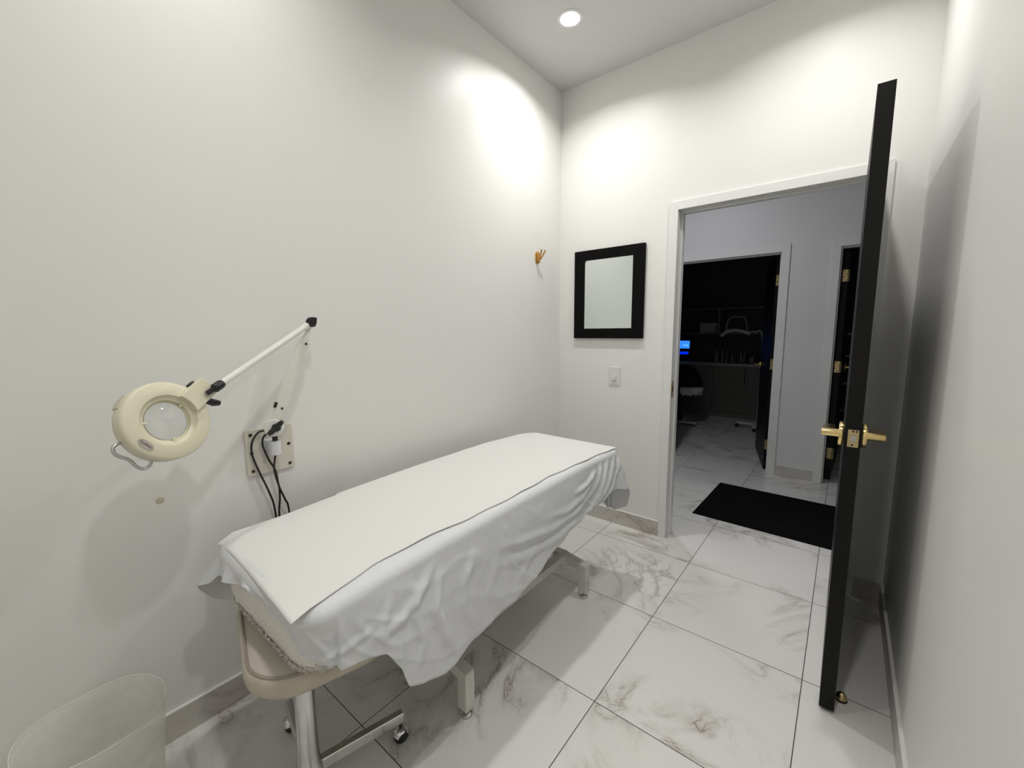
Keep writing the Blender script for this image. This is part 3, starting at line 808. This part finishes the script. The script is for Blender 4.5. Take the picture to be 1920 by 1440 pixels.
# lower arm: broad channel with narrow necks
t = (J1-J0).normalized(); s_ = t.cross(ax0).normalized(); nrm = s_.cross(t).normalized()
bm = bmesh.new()
prof = [(0.0, 0.020), (0.05, 0.017), (0.10, 0.0155), (0.135, 0.0225), (0.20, 0.0250), (0.5, 0.0230), (0.80, 0.0205), (0.845, 0.0160), (0.875, 0.0085), (0.94, 0.0075), (1.0, 0.010)]
Ld = (J1-J0).length; rows = []
for q, hw in prof:
    c = J0+t*Ld*q+ax0*(0.006); th_ = 0.009 if q > 0.85 or q < 0.05 else 0.013
    row = []
    for k in range(16):
        a = 2*PI*k/16; ca, sa = math.cos(a), math.sin(a)
        sgn = lambda v_, e: math.copysign(abs(v_)**e, v_)
        row.append(bm.verts.new(c + s_*hw*sgn(ca, 0.45) + nrm*th_*sgn(sa, 0.6)))
    rows.append(row)
for a, b in zip(rows, rows[1:]):
    for k in range(16): bm.faces.new((a[k], a[(k+1) % 16], b[(k+1) % 16], b[k]))
bm.faces.new(rows[0]); bm.faces.new(rows[-1])
la = lampobj('lower_arm', bm, 'lamp_white', smooth=True, angle=35)
for q, off, kind in ((0.185, -0.006, 'c'), (0.80, -0.011, 'c'), (0.20, 0.019, 'r')):
    c = J0+t*Ld*q+ax0*0.006+s_*off*-1
    bm = bmesh.new()
    if kind == 'c': cyl(bm, c, c+nrm*0.0155 if nrm.dot(ax0) > 0 else c-nrm*0.0155, 0.0042, 14)
    else: bar(bm, c-t*0.010+ax0*0.004+s_*0.0, c+t*0.010+ax0*0.004, 0.010, 0.022, upv=ax0)
    lampobj('rivet', bm, 'black_plastic', la)
# elbow
bm = bmesh.new(); lathe(bm, [(0, -0.014), (0.015, -0.014), (0.017, -0.010), (0.017, 0.014), (0.015, 0.017), (0, 0.017)], 28, Matrix.Translation(J1) @ frame_from(ax0)); ej = lampobj('elbow_joint', bm, 'lamp_white', smooth=True)
bm = bmesh.new(); lathe(bm, [(0, 0.016), (0.0150, 0.016), (0.0185, 0.020), (0.0175, 0.029), (0, 0.031)], 28, Matrix.Translation(J1+V(0, .004, 0)) @ frame_from(ax0))
u_ = V(0.1, 0.35, 0.93)
tube(bm, [J1+ax0*0.026+V(0, 0.012, -0.016), J1+ax0*0.030+V(0, 0.015, 0.0), J1+ax0*0.032+V(0, 0.018, 0.017)], 0.007, 10, radii=[0.007, 0.0105, 0.009])
lampobj('elbow_knob', bm, 'black_plastic', ej, smooth=True)
# upper arm tube, tapered near the elbow
t2 = (J2-J1).normalized(); L2_ = (J2-J1).length
bm = bmesh.new(); tube(bm, [J1+t2*0.004, J1+t2*0.030, J1+t2*0.055, J1+t2*(L2_-0.022)], 0.0105, 20, radii=[0.012, 0.0135, 0.0105, 0.0105]); ua = lampobj('upper_arm', bm, 'lamp_white', smooth=True)
bm = bmesh.new(); tube(bm, [J1+t2*(L2_-0.026), J1+t2*(L2_-0.020), J1+t2*(L2_+0.002), J1+t2*(L2_+0.008)], 0.012, 20, radii=[0.0108, 0.0135, 0.0135, 0.008]); tube(bm, [J1+t2*(L2_), J1+t2*(L2_)+V(0.0, -0.022, -0.014)], 0.0075, 12); lampobj('arm_end_cap', bm, 'black_plastic', ua, smooth=True)
# head
az, el = math.radians(19), math.radians(16)
HN = V(math.cos(el)*math.cos(az), math.cos(el)*math.sin(az), math.sin(el))
HC = V(0.292, -2.428, 1.149)
FR = Matrix.Translation(HC) @ frame_from(HN)     # local x = to the right seen from the front, y = up, z = front
Ro, Ri = 0.107, 0.0545
bm = bmesh.new()
lathe(bm, [(Ri-0.002, -0.034), (Ro-0.016, -0.036), (Ro-0.004, -0.033), (Ro, -0.026), (Ro, -0.010), (Ro, 0.003), (Ro-0.002, 0.0075), (Ro-0.007, 0.0105), (Ri+0.020, 0.0125), (Ri+0.0145, 0.0120), (Ri+0.011, 0.004), (Ri+0.002, 0.001), (Ri+0.0015, -0.006), (Ri-0.002, -0.006)], 96, FR, close=True)
head = lampobj('lamp_head', bm, 'cream', smooth=True, angle=50)
bm = bmesh.new(); lathe(bm, [(0, 0.0005)] + [(r_, 0.0005 - r_*r_/(2*0.165)) for r_ in (0.008, 0.016, 0.024, 0.032, 0.04, 0.048, Ri-0.0005)] + [(r_, -0.0215 + r_*r_/(2*0.165)) for r_ in (Ri-0.0005, 0.048, 0.04, 0.032, 0.024, 0.016, 0.008)] + [(0, -0.0215)], 64, FR); lampobj('magnifying_lens', bm, 'lens', head, smooth=True, angle=80)
# switch block on the upper right of the ring
ad = math.radians(34); ux, uy = math.cos(ad), math.sin(ad)
RB = Matrix(((ux, -uy, 0, 0), (uy, ux, 0, 0), (0, 0, 1, 0), (0, 0, 0, 1)))
bm = bmesh.new()
inner = [(math.sqrt(max(0, (Ri+0.012)**2-yy*yy)), yy) for yy in np.linspace(-0.029, 0.029, 9)]
poly = [(0.146, 0.029)] + [(x, y) for x, y in reversed(inner)] + [(0.146, -0.029)]
prism(bm, poly, -0.026, 0.026, FR @ RB); bk = lampobj('switch_block', bm, 'cream', head, bevel=0.002)
bm = bmesh.new(); lathe(bm, [(0, 0), (0.013, 0), (0.012, 0.004), (0, 0.005)], 20, FR @ RB @ Matrix.Translation((0.120, 0.029, 0.0)) @ frame_from(V(0, 1, 0)) @ Matrix.Scale(0.7, 4, (0, 1, 0))); lampobj('power_switch', bm, 'black_plastic', bk, smooth=True)
pk = FR @ RB @ V(0.126, -0.031, -0.008)
ky = (FR.to_3x3() @ RB.to_3x3() @ V(0, -1, 0)).normalized()
bm = bmesh.new(); cyl(bm, pk, pk+ky*0.014, 0.008, 14); kx = (FR.to_3x3() @ V(1, 0, 0)).normalized()
tube(bm, [pk+ky*0.008-kx*0.006, pk+ky*0.018+kx*0.004, pk+ky*0.023+kx*0.018], 0.008, 12, radii=[0.0095, 0.011, 0.008]); lampobj('tilt_knob', bm, 'black_plastic', head, smooth=True)
# notch cap at upper left, little clips
def polar(r, a, z): return FR @ V(r*math.cos(math.radians(a)), r*math.sin(math.radians(a)), z)
bm = bmesh.new(); rows = []
for a in np.linspace(128, 150, 9): rows.append([bm.verts.new(polar(r, a, z)) for r, z in ((Ro-0.004, -0.034), (Ro+0.0022, -0.032), (Ro+0.0022, -0.008), (Ro-0.004, -0.006))])
for a, b in zip(rows, rows[1:]):
    for k in range(4): bm.faces.new((a[k], a[(k+1) % 4], b[(k+1) % 4], b[k]))
bm.faces.new(rows[0]); bm.faces.new(rows[-1]); lampobj('tube_cover', bm, 'cream_dark', head)
for a in (176, 40, 272):
    bm = bmesh.new(); m_ = FR @ Matrix.Rotation(math.radians(a), 4, 'Z'); B(bm, Ri-0.006, Ri+0.006, -0.003, 0.003, -0.004, 0.003, mtx=m_); lampobj('lens_clip', bm, 'cream', head, bevel=0.0008)
# wire handle, lower left
hp = [polar(Ro-0.003, 197, -0.020), polar(Ro+0.015, 197.5, -0.020), polar(Ro+0.024, 202, -0.020), polar(Ro+0.023, 209, -0.020), polar(Ro+0.0165, 219, -0.020), polar(Ro+0.023, 229, -0.020), polar(Ro+0.024, 236, -0.020), polar(Ro+0.014, 241, -0.020), polar(Ro-0.003, 241.5, -0.020)]
bm = bmesh.new(); tube(bm, smooth_path(hp, 6), 0.0042, 12); lampobj('wire_handle', bm, 'steel', head, smooth=True)
# sticker with its lettering
la_ = 217; lm = FR @ Matrix.Rotation(math.radians(la_), 4, 'Z') @ Matrix.Translation((0.086, 0, 0)) @ Matrix.Rotation(math.radians(90+0), 4, 'Z')
tilt = Matrix.Rotation(math.radians(0), 4, 'X')
bm = bmesh.new(); lathe(bm, [(0, 0.0116), (1.0, 0.0116), (1.0, 0.0126), (0, 0.0126)], 40, lm @ Matrix.Diagonal((0.0205, 0.0100, 1, 1)))
st_ = lampobj('sticker', bm, 'label', head)
def text_mesh(name, body, size, material, mtx, parent, offs):
    cu = bpy.data.curves.new(name, 'FONT'); cu.body = body; cu.size = size; cu.extrude = 0.0001; cu.align_x = 'CENTER'; cu.align_y = 'CENTER'
    tmp = bpy.data.objects.new(name+'_tmp', cu); C.objects.link(tmp)
    dg = bpy.context.evaluated_depsgraph_get(); me = bpy.data.meshes.new_from_object(tmp.evaluated_get(dg))
    bpy.data.objects.remove(tmp)
    me.transform(mtx); me.transform(Matrix.Translation(-offs)); me.name = name
    me.materials.clear(); me.materials.append(M[material])
    o = bpy.data.objects.new(name, me); C.objects.link(o); o.parent = parent; return o
text_mesh('lettering', 'ELLAM', 0.0068, 'ink_grey', lm @ Matrix.Translation((-0.0065, 0.0012, 0.0129)), st_, LO)
text_mesh('lettering', 'PRO', 0.0072, 'ink_red', lm @ Matrix.Translation((0.0090, -0.0002, 0.0129)), st_, LO)
bm = bmesh.new(); tube(bm, [lm @ V(x, -0.0030-0.00009*0+0.0018*math.cos(x*150), 0.0129) for x in np.linspace(-0.012, 0.004, 10)], 0.0003, 6); lampobj('swoosh', bm, 'ink_red', st_)
# cords
def cord(pts):
    bm = bmesh.new(); tube(bm, smooth_path(pts, 8), 0.0036, 10); return lampobj('power_cord', bm, 'cord', smooth=True)
cord([(0.050, -2.096, 1.022), (0.030, -2.118, 1.018), (0.027, -2.142, 0.985), (0.027, -2.145, 0.935), (0.028, -2.125, 0.86), (0.030, -2.100, 0.78), (0.031, -2.085, 0.70), (0.030, -2.08, 0.5), (0.020, -2.07, 0.2), (0.02, -2.06, 0.02)])
cord([(0.050, -2.092, 1.014), (0.036, -2.106, 0.998), (0.034, -2.110, 0.965), (0.036, -2.095, 0.91), (0.042, -2.076, 0.86), (0.046, -2.070, 0.80), (0.040, -2.050, 0.74), (0.034, -2.036, 0.69), (0.030, -2.03, 0.5), (0.025, -2.02, 0.2), (0.03, -1.99, 0.02)])
cord([(0.060, -2.078, 0.931), (0.052, -2.084, 0.88), (0.044, -2.078, 0.84), (0.036, -2.066, 0.79), (0.034, -2.066, 0.74), (0.034, -2.072, 0.68), (0.030, -2.065, 0.5), (0.03, -2.05, 0.2), (0.035, -2.03, 0.02)])

# ================================================================ things on the walls
mir = empty('wall_mirror', (0.394, 0, 1.638)); tag(mir, 'small rectangular mirror in a wide flat black frame beside the doorway', 'mirror')
bm = bmesh.new(); yo, yi, zo0, zo1, zi0, zi1, xo0, xo1, xi0, xi1 = -0.024, -0.0, -0.305, 0.307, -0.236, 0.239, -0.258, 0.258, -0.180, 0.180
for pts in ([(xo0, zo0), (xi0, zi0), (xi0, zi1), (xo0, zo1)], [(xo1, zo0), (xo1, zo1), (xi1, zi1), (xi1, zi0)], [(xo0, zo1), (xi0, zi1), (xi1, zi1), (xo1, zo1)], [(xo0, zo0), (xo1, zo0), (xi1, zi0), (xi0, zi0)]):
    lo = [bm.verts.new((x, yo, z)) for x, z in pts]; hi = [bm.verts.new((x, -0.001, z)) for x, z in pts]
    bm.faces.new(lo); bm.faces.new(hi)
    for k in range(4): bm.faces.new((lo[k], lo[(k+1) % 4], hi[(k+1) % 4], hi[k]))
obj('frame', bm, 'black_frame', mir, bevel=0.0012, seg=1)
box('glass', (xi0-0.005, xi1+0.005, -0.016, -0.012, zi0-0.005, zi1+0.005), 'mirror', mir)
sw = empty('light_switch', (0.455, 0, 1.071)); tag(sw, 'white rocker light switch on its wall plate below the mirror', 'light switch')
bm = bmesh.new(); prism(bm, rrect2(0.084, 0.128, 0.004), 0, 0.006, Matrix.Rotation(PI/2, 4, 'X')); obj('switch_plate', bm, 'switch', sw, bevel=0.002)
bm = bmesh.new(); prism(bm, rrect2(0.034, 0.066, 0.002), 0.006, 0.0075, Matrix.Rotation(PI/2, 4, 'X')); obj('insert', bm, 'trim', sw)
bm = bmesh.new(); B(bm, -0.013, 0.013, -0.0170, -0.0075, -0.027, 0.0); B(bm, -0.014, 0.014, -0.0090, -0.0075, 0.0, 0.028); obj('rocker', bm, 'switch', sw, bevel=0.001)
# hook
hk = empty('wall_hook', (0, -0.300, 1.888)); tag(hk, 'small golden double coat hook on the left wall near the corner', 'wall hook')
bm = bmesh.new(); mm = Matrix(((0, 0, 1, 0), (1, 0, 0, 0), (0, 1, 0, 0), (0, 0, 0, 1)))
prism(bm, rrect2(0.042, 0.082, 0.0205, 8), 0, 0.007, mm); prism(bm, rrect2(0.028, 0.068, 0.0135, 8), 0.007, 0.015, mm); obj('back_plate', bm, 'gold_hook', hk, bevel=0.0015)
for sg in (-1, 1):
    bm = bmesh.new(); tube(bm, smooth_path([(0.010, sg*0.004, -0.022), (0.026, sg*0.007, -0.010), (0.040, sg*0.014, 0.014), (0.052, sg*0.021, 0.040)], 6), 0.0055, 12); lathe(bm, [(0, -0.006), (0.005, -0.004), (0.0065, 0), (0.005, 0.004), (0, 0.006)], 14, Matrix.Translation((0.053, sg*0.0215, 0.043)))
    obj('prong', bm, 'gold_hook', hk, smooth=True)
bm = bmesh.new(); tube(bm, smooth_path([(0.012, 0, -0.020), (0.022, 0, -0.034), (0.026, 0, -0.028)], 5), 0.004, 10); obj('lower_prong', bm, 'gold_hook', hk, smooth=True)
bm = bmesh.new(); lathe(bm, [(0, 0.0022), (0.006, 0.002), (0.0105, 0.0012), (0.0115, 0), (0, 0)], 28, Matrix.Translation((0, -2.413, 0.844)) @ Matrix(((0, 0, 1, 0), (1, 0, 0, 0), (0, 1, 0, 0), (0, 0, 0, 1))))
tag(obj('wall_plug', bm, 'cream_dark', smooth=True), 'tiny round cream plug in the left wall below the magnifier lamp', 'wall plug')
# scuff specks just above the left baseboard stay part of nothing bigger: skipped

# door stop on the floor
ds = empty('door_stop', (1.786, -0.842, 0)); tag(ds, 'small domed brass door stop on the floor behind the open door', 'door stop')
bm = bmesh.new(); lathe(bm, [(0, 0.034), (0.005, 0.0335), (0.0105, 0.030), (0.0155, 0.022), (0.0178, 0.012), (0.0182, 0.004), (0.0182, 0), (0, 0)], 32); obj('dome', bm, 'brass_dull', ds, smooth=True)
bm = bmesh.new(); lathe(bm, [(0.0183, 0.002), (0.0192, 0.004), (0.0192, 0.009), (0.0180, 0.011)], 32); obj('rubber_band', bm, 'black_plastic', ds, smooth=True)

# mat in the hallway
bm = bmesh.new(); pts = [(0.880, 0.508), (1.98, 0.474), (2.0, 1.30), (0.896, 1.325)]
lo = [bm.verts.new((x, y, 0.0)) for x, y in pts]; hi = [bm.verts.new((x, y, 0.007)) for x, y in pts]
bm.faces.new(lo); bm.faces.new(hi)
for k in range(4): bm.faces.new((lo[k], lo[(k+1) % 4], hi[(k+1) % 4], hi[k]))
tag(obj('doormat', bm, 'mat', bevel=0.002), 'plain black rectangular mat on the marble floor of the hallway', 'doormat')

# waste bin
bin_ = empty('waste_bin', (0.172, -2.622, 0)); tag(bin_, 'translucent white plastic waste bin by the left wall below the lamp', 'waste bin')
bm = bmesh.new(); n = 72; rows = []
prof = [(0.0, 0.004), (0.06, 0.004), (0.108, 0.004), (0.112, 0.012)] + [(0.112+0.030*k/14, 0.012+0.318*k/14) for k in range(1, 15)]
for ri, (r, z) in enumerate(prof):
    if r == 0: v0 = bm.verts.new((0, 0, z)); rows.append([v0]*n); continue
    row = []
    for i in range(n):
        a = 2*PI*i/n; wv = (z/0.33)**2
        rr = r*(1+wv*(0.015*math.cos(2*a+0.7)+0.006*math.sin(5*a)+0.16*max(0, math.cos(a-math.radians(258)))**2))
        row.append(bm.verts.new((rr*math.cos(a), rr*math.sin(a), z+wv*0.004*math.sin(3*a+1))))
    rows.append(row)
for a, b in zip(rows, rows[1:]):
    for i in range(n):
        q = []
        for v in (a[i], a[(i+1) % n], b[(i+1) % n], b[i]):
            if v not in q: q.append(v)
        bm.faces.new(q)
rim = [v.co.copy() for v in rows[-1]]; rim.append(rim[0].copy())
o = obj('bin_body', bm, 'bin', bin_, smooth=True); s = o.modifiers.new('thick', 'SOLIDIFY'); s.thickness = 0.0012
bm = bmesh.new(); tube(bm, rim, 0.0014, 8, cap=False); obj('rim', bm, 'bin_rim', bin_, smooth=True)

# ================================================================ the dark room over the hallway
CY = 4.50    # cabinet fronts
def copy_tree(o, parent=None):
    c = o.copy(); C.objects.link(c); c.parent = parent
    for ch in list(o.children): copy_tree(ch, c)
    return c
cab_x = [-1.0, -0.42, 0.06, 0.56, 1.06]
for k in range(4):
    a, b = cab_x[k], cab_x[k+1]
    t = empty('base_cabinet', ((a+b)/2, CY, 0)); h = (b-a)/2
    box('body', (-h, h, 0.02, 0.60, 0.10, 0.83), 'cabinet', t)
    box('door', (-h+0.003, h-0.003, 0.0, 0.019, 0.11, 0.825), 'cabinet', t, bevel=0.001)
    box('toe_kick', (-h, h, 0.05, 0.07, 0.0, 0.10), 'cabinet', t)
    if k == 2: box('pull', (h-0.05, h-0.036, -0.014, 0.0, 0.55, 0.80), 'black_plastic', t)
    tag(t, ['beige base cabinet at the left end of the dark room counter', 'beige base cabinet behind the black chair in the dark room', 'beige base cabinet with a long dark pull in the dark room', 'beige base cabinet behind the half open black door'][k], 'cabinet', 'base cabinets in the dark room')
ct = box('countertop', (-1.0, 1.06, CY-0.02, CY+0.60, 0.83, 0.87), 'counter', bevel=0.003); tag(ct, 'grey worktop on the cabinets in the dark room', 'countertop')
shf = empty('wall_shelf', (0.1, CY+0.42, 0)); tag(shf, 'open white shelf unit on the wall above the dark room worktop', 'shelf')
for z0 in (1.335, 1.735): box('shelf_board', (-1.0, 0.66, -0.20, 0.31, z0-0.012, z0+0.012), 'cabinet', shf)
for x0 in (-1.0, -0.06, 0.63): box('divider', (x0, x0+0.035, -0.20, 0.31, 1.347, 1.723), 'cabinet', shf)
for k in range(6):
    bk_ = box('binder', (-0.125, 0.125, -0.10, 0.10, 0, 0.026), 'paperstack', bevel=0.002)
    bk_.location = (-0.13 + 0.006*((k*5) % 3), CY+0.40, 1.347+0.027*k); bk_.rotation_euler[2] = 0.03*((k*7) % 3-1)
    tag(bk_, 'pale flat booklet on the dark room shelf, ' + ['lowest of the stack', 'second from the bottom of the stack', 'third from the bottom of the stack', 'third from the top of the stack', 'second from the top of the stack', 'topmost of the stack'][k], 'booklet', 'booklet stack on the dark room shelf')
dev = empty('touch_screen', (-0.47, CY+0.18, 0.87)); tag(dev, 'device with a glowing blue screen on the dark room worktop', 'screen')
box('case', (-0.14, 0.16, 0.0, 0.10, 0.0, 0.38), 'screen_case', dev, bevel=0.008)
box('display', (-0.10, 0.10, -0.003, 0.0, 0.215, 0.345), 'screen', dev)
box('lower_display', (-0.10, 0.085, -0.003, 0.0, 0.115, 0.160), 'screen_lo', dev)
for x_ in (0.0, 0.03, 0.06): box('icon', (x_, x_+0.014, -0.005, -0.003, 0.262, 0.276), 'screen_txt', dev)
def bottle(x, y, h, r, m_, i):
    bm = bmesh.new(); lathe(bm, [(0, 0), (r, 0), (r, h*0.62), (r*0.9, h*0.70), (r*0.42, h*0.78), (r*0.40, h*0.86), (r*0.5, h*0.87), (r*0.5, h), (0, h)], 16)
    o = obj('bottle', bm, m_, smooth=True); o.location = (x, y, 0.87); return o
rb = random.Random(5)
for k in range(16):
    x_ = -0.02 + 0.043*k; y_ = CY+0.14+0.07*((k*3) % 4)/3 + (0.05 if k % 2 else 0)
    o = bottle(x_, y_, rb.uniform(0.10, 0.22), rb.uniform(0.015, 0.021), 'bottle' if k % 3 else 'bottle_dark', k)
    tag(o, 'small grey product bottle in the crowd on the dark room worktop' if k % 3 else 'small dark product bottle in the crowd on the dark room worktop', 'bottle', 'grey bottles on the dark room worktop' if k % 3 else 'dark bottles on the dark room worktop')
# black chair with a pale cloth hanging over it
ch = empty('salon_chair', (-0.16, 3.62, 0)); tag(ch, 'black upholstered chair half hidden behind the left door jamb', 'chair')
bm = bmesh.new(); rows = []
for z, r in ((0.50, 0.17), (0.53, 0.26), (0.60, 0.295), (0.70, 0.27), (0.82, 0.19), (0.87, 0.10), (0.88, 0.0)):
    rows.append((r, z))
lathe(bm, [(0, 0.50)]+rows, 32, Matrix.Diagonal((1, 0.8, 1, 1))); obj('upholstery', bm, 'black_fabric', ch, smooth=True)
bm = bmesh.new(); cyl(bm, (0, 0, 0.06), (0, 0, 0.52), 0.03, 20); obj('post', bm, 'black_plastic', ch)
bm = bmesh.new(); bar(bm, (-0.24, 0, 0.045), (0.24, -0.04, 0.045), 0.05, 0.03); bar(bm, (0, -0.24, 0.045), (0, 0.24, 0.045), 0.05, 0.03); bar(bm, (-0.02, 0.0, 0.02), (0.02, 0.0, 0.02), 0.05, 0.04); obj('foot_cross', bm, 'white_enamel', ch, bevel=0.004)
bm = bmesh.new(); rows = []
for i in range(15):
    a = math.radians(-80+110*i/14); zz = 0.50-0.05*abs(math.sin(i*1.3))
    rows.append([bm.verts.new((0.275*math.cos(a), 0.23*math.sin(a), 0.585)), bm.verts.new((0.30*math.cos(a), 0.25*math.sin(a), 0.54)), bm.verts.new((0.285*math.cos(a), 0.235*math.sin(a), zz))])
for a, b in zip(rows, rows[1:]):
    for k in range(2): bm.faces.new((a[k], b[k], b[k+1], a[k+1]))
tw = obj('towel', bm, 'sheet', smooth=True); tw.location = (-0.16, 3.62, 0); sm = tw.modifiers.new('t', 'SOLIDIFY'); sm.thickness = 0.003; sm.offset = 1
tag(tw, 'pale cloth hanging around the black chair seat in the dark room', 'towel')
# rolling floor lamp: base on castors, bent pole, arched head
rl = empty('rolling_lamp', (0.80, 3.95, 0)); tag(rl, 'white rolling lamp with an arched arm in the dark room', 'floor lamp')
bm = bmesh.new(); bar(bm, (-0.26, -0.05, 0.075), (0.25, -0.05, 0.065), 0.05, 0.022); bar(bm, (0, -0.28, 0.07), (0, 0.22, 0.07), 0.05, 0.022); obj('base_cross', bm, 'white_enamel', rl, bevel=0.004)
for x_, y_ in ((-0.25, -0.05), (0.24, -0.05), (0, -0.27), (0, 0.21)):
    bm = bmesh.new(); lathe(bm, [(0, -0.012), (0.024, -0.012), (0.026, 0), (0.024, 0.012), (0, 0.012)], 16, Matrix.Translation((x_, y_, 0.026)) @ Matrix.Rotation(PI/2, 4, 'X')); B(bm, x_-0.006, x_+0.006, y_-0.006, y_+0.006, 0.03, 0.065); obj('castor', bm, 'black_plastic', rl)
bm = bmesh.new(); tube(bm, smooth_path([(0, -0.04, 0.08), (0, -0.04, 1.25), (-0.10, -0.04, 1.36), (-0.2, -0.04, 1.35)], 6), 0.012, 10); obj('pole', bm, 'white_enamel', rl, smooth=True)
bm = bmesh.new(); tube(bm, smooth_path([(-0.52, -0.06, 1.30), (-0.46, -0.06, 1.36), (-0.36, -0.06, 1.385), (-0.24, -0.06, 1.37), (-0.16, -0.05, 1.33)], 6), 0.022, 12, flat=0.5); obj('arched_head', bm, 'white_enamel', rl, smooth=True)
# picture / arch light standing on the shelf
al = box('arch_light', (0, 0.001, 0, 0.001, 0, 0.001), 'white_enamel'); bpy.data.objects.remove(al)
bm = bmesh.new(); tube(bm, smooth_path([(-0.155, 0, 0.0), (-0.14, 0, 0.16), (-0.08, 0, 0.235), (0.08, 0, 0.235), (0.13, 0, 0.17), (0.155, 0, 0.0)], 6), 0.012, 10)
al = obj('arch_light', bm, 'white_enamel', smooth=True); al.location = (0.30, CY+0.34, 1.36); tag(al, 'thin white arch shaped lamp frame standing on the dark room shelf', 'lamp')
# shelves in the room at the right
sh2 = empty('storage_shelf', (2.05, 4.2, 0)); tag(sh2, 'white storage shelf in the unlit room at the right', 'shelf')
for z0 in (0.35, 0.70, 1.05, 1.33): box('shelf_board', (-0.45, 0.45, -0.15, 0.2, z0-0.01, z0+0.01), 'counter', sh2)
for x_ in (-0.44, 0.44): box('upright', (x_-0.012, x_+0.012, -0.15, 0.2, 0, 1.34), 'black_plastic', sh2)
